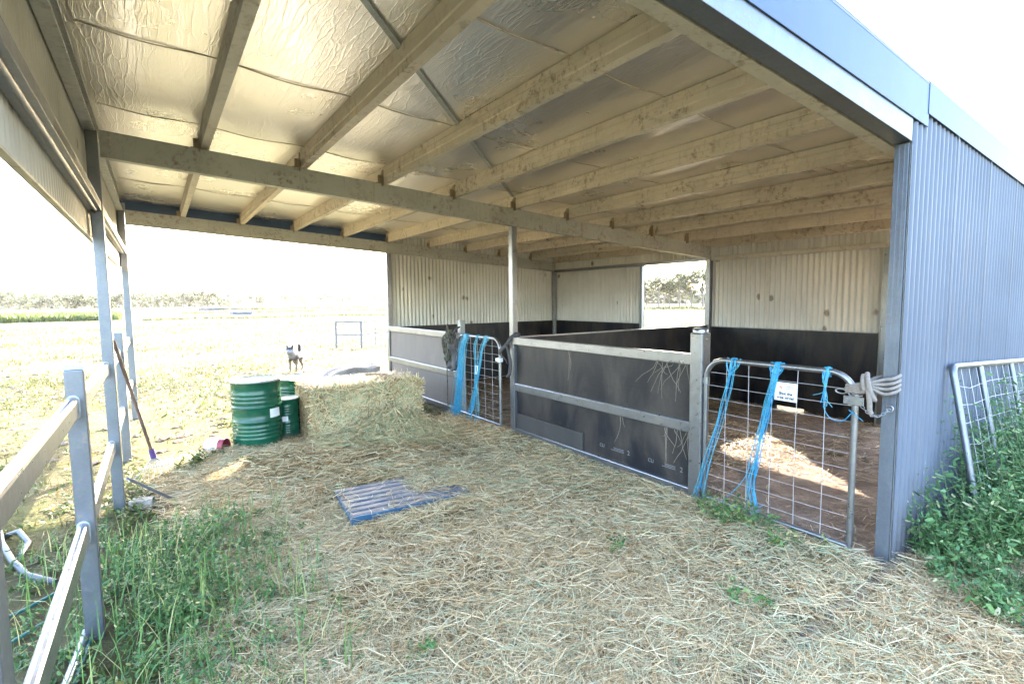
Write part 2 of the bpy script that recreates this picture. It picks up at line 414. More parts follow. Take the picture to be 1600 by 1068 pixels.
def grid_axis(lo, hi, c0, c1, fine):
    a = list(np.arange(c0, c1, fine)); s = fine; x = c1
    while x < hi: a.append(x); s *= 1.22; x += s
    a.append(hi); s = fine; x = c0-fine; b = []
    while x > lo: b.append(x); s *= 1.22; x -= s
    b.append(lo); return np.array(b[::-1]+a)
gx = grid_axis(-3000, 3000, -9, 8, .11); gy = grid_axis(-3000, 3000, -3, 22, .11)
X, Y = np.meshgrid(gx, gy, indexing='ij')
Z = ground_h(X, Y)
V = np.stack([X, Y, Z], -1).reshape(-1, 3); nx, ny = X.shape
I = np.arange(nx*ny).reshape(nx, ny)
F = np.stack([I[:-1,:-1], I[1:,:-1], I[1:,1:], I[:-1,1:]], -1).reshape(-1, 4)
tag(link('ground', np_mesh('ground', V, F), M['ground']), kind='structure')
# trampled soil under the roof
sx = np.arange(-3.75, DB-.02, .07); sy = np.arange(-1.9, L2-.05, .07)
X, Y = np.meshgrid(sx, sy, indexing='ij'); nx, ny = X.shape
edge = np.clip(np.minimum.reduce([X+3.75, Y+1.9, (DB-X)*3, (L2-Y)*3])/.5, 0, 1)
outside = ((X > -.02) & (Y < -.03))
Z = (.010 + .014*noise2(X, Y, 21, 3, 3.) + .006*noise2(X, Y, 22, 2, 14.))*edge - .02*(1-edge)
V = np.stack([X, Y, Z], -1).reshape(-1, 3); I = np.arange(nx*ny).reshape(nx, ny)
F = np.stack([I[:-1,:-1], I[1:,:-1], I[1:,1:], I[:-1,1:]], -1).reshape(-1, 4)
fc_ = V[F].mean(1); F = F[~((fc_[:, 0] < -.06) & (fc_[:, 1] > 4.55+.3*np.sin(fc_[:, 0]*3)))]
tag(link('dirt_floor', np_mesh('dirt_floor', V, F), M['soil']), kind='structure')

# ------------------------------------------------------------------ the shed
shed = thing('horse_shed', 'open steel skillion shed with corrugated walls, dusty purlins and silver foil ceiling', 'shed')
def part(mb, name, mat, bevel=0, label=None, parent=None):
    o = mb.build(name, mat, parent or shed, bevel)
    if label: o['label'] = label
    return o
def c_sec(d, fl, lip=.018, t=.004, flip=1):
    """C outline: web on a=0, flanges towards +a*flip, height d upwards"""
    p = [(0,0),(fl,0),(fl,lip),(fl-t,lip),(fl-t,t),(t,t),(t,d-t),(fl-t,d-t),(fl-t,d-lip),(fl,d-lip),(fl,d),(0,d)]
    return [(x*flip, y) for x, y in p] if flip > 0 else [(x*flip, y) for x, y in p][::-1]
# rafters
xa, xb = -DL+.064, DB-.06
def rafter(y, flip=1, fl=.076, dz=0):
    m = MB(); m.prism(c_sec(BD, fl, flip=flip), (xa, y, zb(xa)+dz), (xb, y, zb(xb)+dz), (0,1,0), (0,0,1)); return m
part(rafter(L1-.04), 'rafter', M['beam'], .003, 'dusty grey-green rafter across the middle of the shed')
part(rafter(L2-.04), 'rafter', M['beam'], .003)
def zn(x): return 2.527-.077*x              # the near frame stands a touch steeper
m = MB(); m.prism(c_sec(.165, .09), (xa, -.018, zn(xa)), (.058, -.018, zn(.058)), (0,1,0), (0,0,1)); part(m, 'rafter', M['galv_front'], .003, 'pale galvanised rafter at the open near end')
m = MB(); m.prism(c_sec(.16, .07, flip=-1), (xa, .158, zn(xa)+.002), (xb, .158, zn(xb)+.002), (0,1,0), (0,0,1)); part(m, 'rafter', M['purlin_clean'], .006, 'dusty inner rafter behind the near one')
# bolts through the middle rafter
for x in (-3.74, -3.66, 3.72, 3.62):
    for dz in (.05, .10, .15): m = MB(); m.tube([(x, L1-.052, zb(x)+dz), (x, L1-.035, zb(x)+dz)], .009, 6); part(m, 'bolt', M['galv_dull'])
# purlins
PX = [-3.15, -2.375, -1.6, -.8, .0, .82, 1.63, 2.43, 3.25]
for i, x in enumerate(PX):
    m = MB()
    prof = [(0,0),(.062,0),(.062,.018),(.058,.018),(.058,.004),(.004,.004),(.004,.05),(-.003,.056),(-.003,.094),(.004,.10),(.004,.146),(.058,.146),(.058,.132),(.062,.132),(.062,.15),(0,.15),(0,.102),(-.007,.096),(-.007,.054),(0,.048)]
    m.prism(prof, (x, .165, zp(x)), (x, L2+.04, zp(x)), (1,0,0), (0,0,1))
    part(m, 'purlin', M['purlin_clean'] if i < 1 else M['purlin'], .0015)
# cleats that carry the purlins on the rafters
for y in (L1-.055, L2-.055):
    for x in PX:
        m = MB()
        m.prism([(-.02,0),(.06,0),(.06,.10),(.03,.15),(-.012,.155)], (x-.012, y-.01, zp(x)-.03), (x-.005, y-.01, zp(x)-.03), (0,1,0), (0,0,1))
        m.prism([(0,0),(.05,0),(.05,.006),(0,.006)], (x-.07, y, zp(x)-.002), (x-.005, y, zp(x)-.002), (0,1,0), (0,0,1))
        m.box((x-.05, y+.005, zp(x)), (x-.012, y+.02, zp(x)+.075))
        part(m, 'cleat', M['cleat'], .002)
# eave purlins
def eave(x, flip, name='eave_purlin'):
    m = MB(); m.prism(c_sec(.15, .07, flip=flip), (x, .165, zp(x)-.02), (x, L2+.04, zp(x)-.02), (1,0,0), (0,0,1)); part(m, name, M['galv_dull'] if flip > 0 else M['purlin'], .002)
eave(-DL-.026, 1); eave(DB-.02, -1)
# foil lining, sagging between the purlins
fx = np.linspace(-DL-.02, DB+.02, 190); fy = np.linspace(-.02, L2+.10, 150)
X, Y = np.meshgrid(fx, fy, indexing='ij'); nx, ny = X.shape
pxs = np.array([-DL]+PX+[DB]); idx = np.clip(np.searchsorted(pxs, X)-1, 0, len(pxs)-2)
u = (X-pxs[idx])/(pxs[idx+1]-pxs[idx]); u = np.clip(u, 0, 1)
sag = np.sin(np.pi*u)**2
Z = 2.515-.0623*X+BD+PD+.005 - sag*(.010+.006*noise2(X*.6, Y, 31, 2, 1.3)) + .0012*noise2(X*3, Y*.5, 32, 3, 3.)*sag
rows = np.abs(((Y+.3) % 1.33)-.665)
Z = Z - .010*np.exp(-((rows-.665)/.02)**2)*sag
V = np.stack([X, Y, Z], -1).reshape(-1, 3); I = np.arange(nx*ny).reshape(nx, ny)
F = np.stack([I[:-1,:-1], I[:-1,1:], I[1:,1:], I[1:,:-1]], -1).reshape(-1, 4)
roof = None
def roof_slab():
    m = MB(); x0, x1 = -DL-.10, DB+.12
    for y0, y1 in ((-.028, L2+.13),):
        m.add([(x0,y0,zr(x0)+.020),(x1,y0,zr(x1)+.020),(x1,y1,zr(x1)+.020),(x0,y1,zr(x0)+.020),
               (x0,y0,zr(x0)+.030),(x1,y0,zr(x1)+.030),(x1,y1,zr(x1)+.030),(x0,y1,zr(x0)+.030)],
              [(0,3,2,1),(4,5,6,7),(0,1,5,4),(1,2,6,5),(2,3,7,6),(3,0,4,7)])
    return part(m, 'roof', M['sheet_out'])
roof = roof_slab()
lin = link('foil_lining', np_mesh('foil_lining', V, F), M['foil'], roof)
lin['label'] = 'crinkled silver foil under the roof'
# taped joins across the foil
k = .365
seam = 0
ys = [y for y in np.arange(-.30+1.33, L2, 1.33)]
for y in ys:
    m = MB(); pts = []
    for x in np.linspace(-DL+.08, DB-.1, 120):
        j = int(np.clip(np.searchsorted(pxs, x)-1, 0, len(pxs)-2)); uu = (x-pxs[j])/(pxs[j+1]-pxs[j])
        pts.append((x, y+.006*math.sin(x*5+y), 2.515-.0623*x+BD+PD+.004-.020*math.sin(math.pi*uu)**2))
    m.tube(pts, .007, 5, flat=.5); part(m, 'foil_join', M['purlin'], parent=roof)
# diagonal strap brace under the foil
def zf(x): return zr(x)-.018
for (p0, p1) in (((-2.95,.95),(.02,3.87)), ((.02,3.95),(3.2,6.9))):
    m = MB(); m.bar((p0[0],p0[1],zf(p0[0])), (p1[0],p1[1],zf(p1[0])), .035, .002); part(m, 'strap_brace', M['galv_dull'])

# posts
def post(x, y, z0=0, z1=None, a=.09, mat='galv', bev=.006, name='post', label=None, ribs=False):
    z1 = zb(x)-.003 if z1 is None else z1
    m = MB(); m.box((x-a/2, y-a/2, z0), (x+a/2, y+a/2, z1))
    if ribs:
        for k in (-.014, .012): m.box((x-a/2-.0015, y+k-.004, z0+.002), (x-a/2+.001, y+k+.004, z1-.002))
    return part(m, name, M[mat], bev, label)
post(.085, .028, a=.07, z1=zn(.1)-.003, mat='galv_front', ribs=True, label='corner post at the near end of the stalls')
post(.0, L1-.0, a=.075, mat='galv_rail')
post(.0, L2-.02, a=.085, mat='galv_rail')
post(-DL+.02, L1, a=.075, z1=zb(-DL)+.19, mat='galv')
post(-DL+.02, L2, a=.08, z1=zb(-DL)+.19, mat='galv')
post(DB-.045, L1, a=.085, mat='galv_rail')
post(DB-.045, L2-.045, a=.085, mat='galv_dull')
post(DB-.03, 1.395, a=.07, z1=2.24, mat='galv_rail')
post(DB-.03, 5.285, a=.06, z1=2.24, mat='galv_rail')
post(-DL+.02, .20, a=.09, z1=zb(-DL)+.19, mat='galv')
# girts
def girt(p0, p1, a, b, mat, bev=.004, label=None):
    m = MB(); m.bar(p0, p1, a, b); part(m, 'girt', M[mat], bev, label)
girt((DB-.045, L1-.045, 2.27), (DB-.045, .0, 2.27), .05, .06, 'purlin_clean')
girt((DB-.045, L2-.09, 2.27), (DB-.045, L1+.045, 2.27), .05, .06, 'galv_rail')
# girt on the tall side: a shallow channel whose rolled lip catches the light
for y0, y1 in ((.06, L1-.05), (L1+.05, L2-.05)):
    m = MB()
    m.prism([(0,0),(.085,0),(.085,.06),(.081,.06),(.081,.004),(0,.004)], (-DL-.034, y0, 2.352), (-DL-.034, y1, 2.352), (1,0,0), (0,0,1))
    m.prism([(0,0),(.085,0),(.085,.004),(0,.004)], (-DL-.034, y0, 2.412), (-DL-.034, y1, 2.412), (1,0,0), (0,0,1))
    m.tube([(-DL+.012, y0, 2.350), (-DL+.012, y1, 2.350)], .013, 12)
    part(m, 'girt', M['galv'], .002, 'channel girt with a shiny rolled lip on the tall side')

# corrugated sheeting
def corrugated(axis, pos, a0, a1, zlo, zhi, name='wall', sign=1, pitch=.076, amp=.0125, ins='sheet_in', outs='sheet_out', laps=True, label=None):
    """a sheet along x (axis 0) or y (axis 1) at the other coordinate = pos; outer face towards sign"""
    a = np.linspace(a0, a1, int(round((a1-a0)/(pitch/8)))+1); off = amp*np.sin(a*2*math.pi/pitch)
    m = MB()
    for side, mat in ((0, 0), (1, 1)):
        o = pos + off + (.0012 if side else -.0012)*sign
        rows = []
        for zfun in (zlo, zhi):
            z = np.array([zfun(t) for t in a])
            rows.append([(t, p, q) if axis == 0 else (p, t, q) for t, p, q in zip(a, o, z)])
        n = len(a); f = [(i, i+1, n+i+1, n+i) for i in range(n-1)]
        m.add(rows[0]+rows[1], f, mat, True)
    if laps:   # every 10 ribs one sheet overlaps the next
        for q in np.arange(a0+.762, a1-.1, .762):
            p = pos+sign*.012+amp*math.sin(q*2*math.pi/pitch)
            z0, z1 = zlo(q)+.003, zhi(q)-.003
            c = [(q-.004, p-.0015), (q+.004, p-.0015), (q+.004, p+.0015), (q-.004, p+.0015)]
            v = [((x, y, z) if axis == 0 else (y, x, z)) for z in (z0, z1) for x, y in c]
            m.add(v, [(0,1,5,4),(1,2,6,5),(2,3,7,6),(3,0,4,7)], 1)
    return part(m, name, [M[ins], M[outs]], 0, label)
g0 = lambda t: .0
corrugated(0, -.006, .062, DB+.03, g0, lambda x: zr(x)-.03, sign=-1, label='blue-grey corrugated end wall beside the open bay')
corrugated(0, L2+.02, .045, DB+.03, g0, lambda x: zr(x)-.006, sign=1)
corrugated(1, DB+.015, 1.43, L1+.06, lambda y: .06 if 2.32 < y < 2.72 else .0, lambda y: zr(DB)-.012, sign=1)
corrugated(1, DB+.015, 5.262, L2+.03, g0, lambda y: zr(DB)-.012, sign=1)
corrugated(1, DB+.033, -.02, 1.47, lambda y: 2.25, lambda y: zr(DB)-.012, sign=1)
corrugated(1, DB+.033, 3.89, 5.30, lambda y: 2.25, lambda y: zr(DB)-.012, sign=1)
corrugated(1, -DL-.045, .0, L2+.055, lambda y: 2.165, lambda y: zr(-DL)-.03, sign=-1, label='corrugated strip under the high eave')
m = MB(); m.box((-DL-.062, .0, 2.150), (-DL-.03, L2, 2.163)); part(m, 'trim', M['purlin_clean'], .002)
# flashings at the near end
def gable_flash(y0, y1, x0, x1, top, bot, label=None):
    m = MB(); v = []
    for x in (x0, x1):
        for y in (y0, y1):
            for f in (bot, top): v.append((x, y, f(x)))
    m.add(v, [(0,1,5,4),(2,6,7,3),(0,4,6,2),(1,3,7,5),(0,2,3,1),(4,5,7,6)])
    return part(m, 'fascia', M['fascia'], .002, label)
gable_flash(-.027, -.020, -DL-.12, .27, lambda x: zr(x)+.033-.010*min(x, 0), lambda x: zr(x)-.220, 'deep pale blue barge flashing over the open bay')
gable_flash(-.0305, -.0275, .255, DB+.14, lambda x: zr(x)+.032, lambda x: zr(x)-.146, 'narrow pale flashing along the end wall')
m = MB(); x0, x1 = -DL-.12, DB+.14
m.prism([(0,0),(.10,0),(.10,.004),(0,.004)], (.25, -.030, zr(.25)+.034), (x1, -.030, zr(x1)+.034), (0,1,0), (0,0,1)); part(m, 'fascia', M['fascia'], .001)
gable_flash(L2+.135, L2+.142, -DL-.12, DB+.14, lambda x: zr(x)+.052, lambda x: zr(x)-.17)
gable_flash(L2+.060, L2+.066, -DL-.06, .02, lambda x: zr(x)-.01, lambda x: zb(x)+BD-.03, 'dull grey infill over the far rafter')
m = MB(); m.box((-DL-.13, -.03, zr(-DL)-.13), (-DL-.122, L2+.13, zr(-DL)+.05)); part(m, 'fascia', M['fascia'], .001)
m = MB(); m.box((-DL-.058, L2+.042, 2.165), (-DL+.07, L2+.054, zb(-DL)+BD+.1)); part(m, 'trim', M['galv_dull'])
# kick boards inside the stalls
def board(lo, hi, mat='ply', label=None, name='kickboard'):
    m = MB(); m.box(lo, hi); return part(m, name, M[mat], .002, label)
m = MB(); m.box((DB-.035, 1.465, .0), (DB-.015, 2.32, 1.172)); m.box((DB-.035, 2.322, .055), (DB-.015, 2.72, 1.172)); m.box((DB-.035, 2.722, .0), (DB-.015, 3.82, 1.172)); part(m, 'kickboard', M['ply'], .001)
board((DB-.035, 5.325, .0), (DB-.015, L2-.10, 1.172))
board((.05, L2-.045, .03), (DB-.10, L2-.025, 1.172)); board((.14, .01, .03), (DB-.06, .03, 1.172))
# thin steel sill along the top of the kick boards
for a_, b_ in ((1.46, 3.82), (5.325, L2-.1)): m = MB(); m.box((DB-.038, a_, 1.173), (DB-.012, b_, 1.183)); part(m, 'trim', M['galv_dull'])

# ------------------------------------------------------------------ stall fronts and divider
FX = -.045    # front face line
def rail(mb, y0, y1, z0, z1, x0=-.045, x1=.005):
    mb.box((x0, y0, z0), (x1, y1, z1)); return mb
t = thing('stall_barrier', 'near stall front of black board in three galvanised rails beside the tall middle pole', 'stall barrier', (0,2.5,0))
def tp(mb, name, mat, bevel=0, par=None, label=None):
    o = mb.build(name, M[mat] if isinstance(mat, str) else mat, par, bevel)
    if par is not None and par.parent is None and par.type == 'EMPTY':
        o.matrix_parent_inverse = par_inv(par)
    if label: o['label'] = label
    return o
def par_inv(p): return (Matrix.Translation(p.location) @ p.rotation_euler.to_matrix().to_4x4()).inverted()
for z0, z1 in ((1.112,1.202),(.56,.65),(.02,.105)): tp(rail(MB(), 1.33, 3.832, z0, z1), 'rail', 'galv_rail', .007, t)
m = MB(); m.box((-.012, 1.335, .09), (.004, 3.80, 1.115)); m.box((.006,1.335,.1),(.024,3.80,1.11)); tp(m, 'board', 'ply', .001, t)
m = MB(); m.box((-.05, 3.795, .02), (.03, 3.832, 1.11)); tp(m, 'stile', 'galv', .004, t)
m = MB(); m.box((-.036, 2.62, .107), (-.016, 3.78, .29)); tp(m, 'offcut_board', 'ply_offcut', .002, t, 'grey offcut board resting on the bottom rail')
# square post with a domed cap
m = MB(); m.box((-.085, 1.215, 0), (.025, 1.328, 1.375)); m.lathe([(.058,1.376),(.058,1.40),(.05,1.412),(.0,1.416)], (-.03,1.272,0), 20)
po = tp(m, 'post', 'galv_rail', .012, t)
def text(body, size, loc, rot, mat, par, name='print', align='CENTER', sx=1.0, bold=.0):
    cu = bpy.data.curves.new(name, 'FONT'); cu.body = body; cu.size = size; cu.align_x = align; cu.align_y = 'CENTER'; cu.extrude = .0004; cu.offset = bold
    tmp = bpy.data.objects.new(name, cu); COL.objects.link(tmp); bpy.context.view_layer.update()
    me = bpy.data.meshes.new_from_object(tmp.evaluated_get(bpy.context.evaluated_depsgraph_get())); bpy.data.objects.remove(tmp); bpy.data.curves.remove(cu)
    me.materials.clear(); me.materials.append(M[mat]); o = bpy.data.objects.new(name, me); COL.objects.link(o); o.parent = par
    o.matrix_parent_inverse = par_inv(par) if par.type == 'EMPTY' else Matrix()
    o.location = loc; o.rotation_euler = rot; o.scale = (sx,1,1); return o
FACE = (R(90), 0, R(-90))      # lettering on a face that looks towards -x
for y, s in ((2.36,'CLI'),(2.02,'2'),(1.76,'CLI'),(1.44,'2')):
    text(s, .06 if s == '2' else .045, (-.0135, y, .22), FACE, 'inkpale', t)
for y0, y1 in ((2.24,2.08),(1.64,1.50)):
    for z in (.205,.218,.23): m = MB(); m.box((-.0131, y1, z), (-.0125, y0-.03*(z>.21), z+.004)); tp(m, 'print', 'inkpale', 0, t)

t = thing('stall_barrier', 'far stall front of dusty grey board in galvanised rails behind the hay bale', 'stall barrier', (0,6.5,0))
for z0, z1 in ((1.10,1.19),(.545,.635),(.02,.10)): tp(rail(MB(), 5.235, L2-.065, z0, z1), 'rail', 'galv_rail', .007, t)
m = MB(); m.box((-.012, 5.24, .09), (.004, L2-.07, 1.105)); tp(m, 'board', 'ply_pale', .001, t)
m = MB(); m.box((-.05, 5.195, .02), (.01, 5.232, 1.1)); tp(m, 'stile', 'galv_rail', .004, t)
m = MB(); m.box((.035, 5.25, 0), (.115, 5.33, 1.36)); tp(m, 'post', 'galv_dull', .006, t)
t = thing('stall_divider', 'black board partition between the two stalls running to the back wall', 'partition', (2,L1,0))
m = MB(); m.box((.06, L1-.01, .04), (DB-.1, L1+.012, 1.185)); tp(m, 'board', 'ply', .001, t)
m = MB(); m.box((.045, L1-.022, 1.187), (DB-.095, L1+.024, 1.203)); tp(m, 'capping', 'galv_rail', .002, t)

# ------------------------------------------------------------------ gates
def arc(c, r, a0, a1, n=8):
    return [(c[0]+r*math.cos(R(a0+(a1-a0)*i/n)), c[1]+r*math.sin(R(a0+(a1-a0)*i/n))) for i in range(n+1)]
def gate_frame(y0, y1, z0, z1, r=.15):
    """bent tube: from the low outer corner up, over and down (y0 the hinge side, y0>y1)"""
    p = [(y0, z0)] + arc((y0-r, z1-r), r, 0, 90) + arc((y1+r, z1-r), r, 90, 180) + [(y1, z0)]
    return p
def make_gate(label, y0, y1, z0, z1, nv, nh, x=-.055, r=.15, group=None):
    g = thing('mesh_gate', label, 'gate', (x, y0, 0), 0, group)
    m = MB(); fr = gate_frame(0, y1-y0, z0, z1, r)
    m.tube([(0, a, b) for a, b in fr], .0185, 12)
    m.tube([(0, -.005, z0+.015), (0, y1-y0+.005, z0+.015)], .0185, 12)
    m.build('frame', M['galv_rail'], g)
    m = MB(); W = y1-y0
    for i in range(1, nv+1):
        yy = W*i/(nv+1); m.tube([(.0, yy, z0+.02), (.004*math.sin(i), yy+.006*math.sin(i*2.), (z0+z1)/2), (.0, yy, z1-.015)], .0023, 6)
    for i in range(1, nh+1):
        zz = z0+(z1-z0)*i/(nh+1); dy = 0 if zz < z1-r else r*.25
        pts = [(.003, -dy+W*k/8*(1-2*dy/abs(W))*1.0, zz-.006*math.sin(math.pi*k/8)*((i*37 % 5)/4)) for k in range(9)]
        m.tube(pts, .0020, 6)
    m.build('mesh', M['wire'], g)
    # hinge straps
    for z in (z0+.10, z1-.17):
        m = MB(); m.tube([(0, .0, z-.025), (0, .0, z+.025)], .025, 12); m.bar((0, .0, z), (0, .085, z), .012, .022)
        m.build('hinge', M['galv_rail'], g, .002)
    return g
ng = make_gate('near stall gate, galvanised tube and wire mesh, tied to the corner post', 1.195, .165, .075, 1.178, 5, 10)
# latch bracket on the closing stile
m = MB(); yl = .165-1.195
m.box((-.030, yl-.055, .99), (-.020, yl+.055, 1.04)); m.box((-.0265, yl-.03, .985), (.026, yl+.03, 1.045))
m.tube([(-.034, yl-.038, 1.015), (-.018, yl-.038, 1.015)], .012, 10); m.tube([(-.034, yl+.038, 1.015), (-.018, yl+.038, 1.015)], .012, 10)
m.build('latch', M['galv_rail'], ng, .002)
text('1200', .05, (-.0197, yl, .75), Matrix(((0,0,-1),(0,1,0),(1,0,0))).to_euler(), 'ink', ng, 'print', bold=.0006)
m = MB(); m.box((-.012, .505-1.195, .945), (-.008, .655-1.195, 1.07)); sg = m.build('sign', M['white'], ng, .0015); sg['label'] = 'small white sign reading Shut the gate mate!'
SX = -.0128; yc = .58-1.195
for body, size, y, z, mt, bo in (('Shut the', .027, yc, .995, 'ink', .0013), ('gate mate!', .027, yc, .967, 'ink', .0013), ('WEBSTER', .0125, yc-.028, 1.043, 'ink', .0001), ('RURAL', .0125, yc-.020, 1.029, 'ink', .0001)):
    o = text(body, size, (SX, y, z), FACE, mt, sg, 'lettering', bold=bo)
m = MB(); m.tube([(SX, yc+.035, 1.038), (SX+.0008, yc+.035, 1.038)], .010, 16); m.tube([(SX, yc+.028, 1.030), (SX+.001, yc+.028, 1.030)], .006, 12)
m.build('emblem', M['orange'], sg)
fg = make_gate('far stall gate, galvanised tube and wire mesh under thick blue twine', 5.165, 4.09, .065, 1.165, 5, 10)
m = MB(); W = 4.09-5.165
m.box((-.030, W-.03, .885), (-.020, W+.06, .925)); m.box((-.0265, W-.028, .88), (.024, W+.028, .93)); m.build('latch', M['white'], fg, .002)
m = MB(); m.box((-.012, 4.60-5.165, .66), (-.008, 4.70-5.165, .78)); sg2 = m.build('sign', M['white'], fg, .0015)
# the third gate leans on the end wall
lg = thing('mesh_gate', 'loose galvanised mesh gate leaning on the end wall above tall weeds', 'gate', (.785, -.285, .03)); lg.rotation_euler.y = R(3.2)
lean = R(12)
m = MB(); H = 1.14; r = .06; Wl = 2.3
p = [(0, .02)] + [(r-r*math.cos(R(a)), H-r+r*math.sin(R(a))) for a in range(0, 91, 15)] + [(Wl-r+r*math.sin(R(a)), H-r+r*math.cos(R(a))) for a in range(0, 91, 15)] + [(Wl, .02)]
T = lambda a, b, o=0: (a, b*.20, b)
m.tube([T(a, b) for a, b in p], .021, 12); m.tube([T(-.01, .03), T(Wl+.01, .03)], .021, 10)
m.build('frame', M['galv'], lg)
for a_ in (.62, 1.5): m = MB(); m.tube([T(a_, .05), T(a_, H-.01)], .018, 10); m.build('stay', M['galv'], lg)
m = MB()
for i in range(1, 9): z = H*i/9; m.tube([T(0, z), T(.3, z-.015*(i % 3)), T(.8, z+.01*(i % 2)), T(Wl, z)], .0020, 5)
for i in range(1, 13): m.tube([T(Wl*i/13, .03), T(Wl*i/13+.02*math.sin(i*3), H*.5), T(Wl*i/13, H-.01)], .0020, 5)
m.build('mesh', M['wire'], lg)

# ------------------------------------------------------------------ yard fence on the tall side
def fence_post(x, y, a, b, h, label, group='short fence posts'):
    t = thing('fence_post', label, 'post', (x, y, 0), 0, group)
    m = MB(); m.box((-a/2, -b/2, -.02), (a/2, b/2, h)); m.build('tube', M['galv'], t, .008, 3)
    m = MB(); m.prism([(-a/2-.002,0),(a/2+.002,0),(a/2+.002,.012),(a/2-.012,.024),(-a/2+.012,.024),(-a/2-.002,.012)], (0,-b/2-.002,h), (0,b/2+.002,h), (1,0,0), (0,0,1)); m.build('cap', M['galv_dull'], t, .002)
    return t
fp1 = fence_post(-DL+.01, 2.00, .075, .065, 1.345, 'nearest short galvanised fence post, capped, with a dark scratch low down')
fp2 = fence_post(-DL+.01, 5.50, .075, .065, 1.345, 'short galvanised fence post behind the rake handle')
m = MB(); m.tube([(.0385,-.034,.42),(.039,.0,.425),(.039,.034,.445)], .0016, 5); m.build('scratch', M['darkrope'], fp1)
def fence_rail(y0, y1, z, label, x=-DL+.0):
    t = thing('fence_rail', label, 'rail', (x, (y0+y1)/2, z), 0, 'galvanised cattle rails')
    m = MB(); L = (y1-y0)/2
    pr = arc((0,.032), .021, 0, 180, 6) + arc((0,-.032), .021, 180, 360, 6)
    m.prism(pr, (0,-L,0), (0,L,0), (1,0,0), (0,0,1), smooth=False); o = m.build('tube', M['galv_rail'], t, .0)
    # welded collars where it meets the posts
    for y in (-L+.002, L-.002):
        m = MB(); pr2 = arc((0,.034), .026, 0, 180, 6) + arc((0,-.034), .026, 180, 360, 6)
        m.prism(pr2, (0,y-.004,0), (0,y+.004,0), (1,0,0), (0,0,1))
        m.build('weld', M['galv_dull'], t)
    return t
fence_rail(-2.0, 1.966, 1.165, 'upper cattle rail nearest the camera, ending at the capped post'); fence_rail(-2.0, 1.966, .555, 'lower cattle rail nearest the camera, ending at the capped post')
fence_rail(2.034, 3.824, 1.15, 'upper cattle rail between the capped post and the shed post'); fence_rail(2.034, 3.824, .53, 'lower cattle rail between the capped post and the shed post')
fence_rail(3.916, 5.466, 1.13, 'upper cattle rail just past the shed post, behind the rake'); fence_rail(3.916, 5.466, .53, 'lower cattle rail just past the shed post, behind the rake')
fence_rail(5.534, L2-.046, 1.13, 'farthest upper cattle rail, ending at the last shed post'); fence_rail(5.534, L2-.046, .53, 'farthest lower cattle rail, ending at the last shed post')

# ------------------------------------------------------------------ straw, hay, grass
def ribbons(P, ang, L, W, tilt, bend, roll, tone, segs=2):
    """n little ribbons: start points P (n,3); returns verts, quads, tone per vertex"""
    n = len(P); k = segs+1
    s = np.linspace(-.5, .5, k)[None, :]
    ca, sa = np.cos(ang), np.sin(ang)
    d = np.stack([ca*np.cos(tilt), sa*np.cos(tilt), np.sin(tilt)], -1)
    side = np.stack([-sa, ca, np.zeros(n)], -1)
    up = np.cross(d, side)*-1
    wd = side*np.cos(roll)[:, None] + up*np.sin(roll)[:, None]
    cen = P[:, None, :] + d[:, None, :]*(s*L[:, None])[..., None] + side[:, None, :]*((s*s-.08)*bend[:, None]*L[:, None])[..., None]
    taper = np.ones(k); taper[0] = .8; taper[-1] = .5
    a = cen + wd[:, None, :]*(W[:, None]*taper[None, :])[..., None]*.5
    b = cen - wd[:, None, :]*(W[:, None]*taper[None, :])[..., None]*.5
    V = np.stack([a, b], 2).reshape(-1, 3)
    base = (np.arange(n)*k*2)[:, None]; q = np.arange(segs)[None, :]*2
    F = np.stack([base+q, base+q+1, base+q+3, base+q+2], -1).reshape(-1, 4)
    return V, F, np.repeat(tone, k*2)
def join(parts):
    Vs, Fs, Ts = [], [], []; n = 0
    for V, F, T in parts: Vs.append(V); Fs.append(F+n); Ts.append(T); n += len(V)
    return np.concatenate(Vs), np.concatenate(Fs), np.concatenate(Ts)
def scatter(n, x0, x1, y0, y1, dens):
    out = []; tot = 0
    while tot < n:
        x = rng.uniform(x0, x1, n); y = rng.uniform(y0, y1, n); k = rng.uniform(0, 1, n) < dens(x, y)
        out.append(np.stack([x[k], y[k]], -1)); tot += k.sum()
        if k.sum() == 0: break
    return np.concatenate(out)[:n]
def lod(x, y):    # finer where the camera stands nearer
    d = np.hypot(x-CAM.x, y-CAM.y); return np.clip((2.6/np.maximum(d, .5))**1.3, .12, 1)
def in_pallet(x, y):
    c, s_ = math.cos(R(-5)), math.sin(R(-5)); dx, dy = x+1.95, y-2.72
    a = dx*c+dy*s_; b = -dx*s_+dy*c
    return (np.abs(a) < .47) & (np.abs(b) < .33), a, b
def litter_edge(x, y):
    """1 on the hay, 0 outside: ragged edges along the fence side"""
    n = .28*noise2(x, y, 41, 3, 1.6)
    e = np.clip((x+3.55+n)/.45, 0, 1)*np.clip((5.35+n-y)/.5, 0, 1)*np.clip((y+2.4)/.3, 0, 1)
    right = np.where(y < -.02, np.clip((1.0+n-x)/.5, 0, 1)*np.clip((-y-.05-.55*np.clip(x-.35, 0, 2))/.12, 0, 1), np.clip((-.02-x)/.06, 0, 1))
    return e*right
def litter_density(x, y):
    p, a, b = in_pallet(x, y)
    keep = np.where(p, np.where((a > .08) & (b > -.14), .30, np.where((np.abs(a) > .42) | (np.abs(b) > .30), .10, .012)), 1.)
    patch = .30+.70*np.clip(.6+1.2*noise2(x, y, 43, 3, 2.4), 0, 1)
    return lod(x, y)*litter_edge(x, y)*keep*patch
n = 300000
P2 = scatter(n, -4.1, 1.1, -1.9, 5.7, litter_density); n = len(P2); x, y = P2[:, 0], P2[:, 1]
h = hay_h(x, y); p, a, b = in_pallet(x, y)
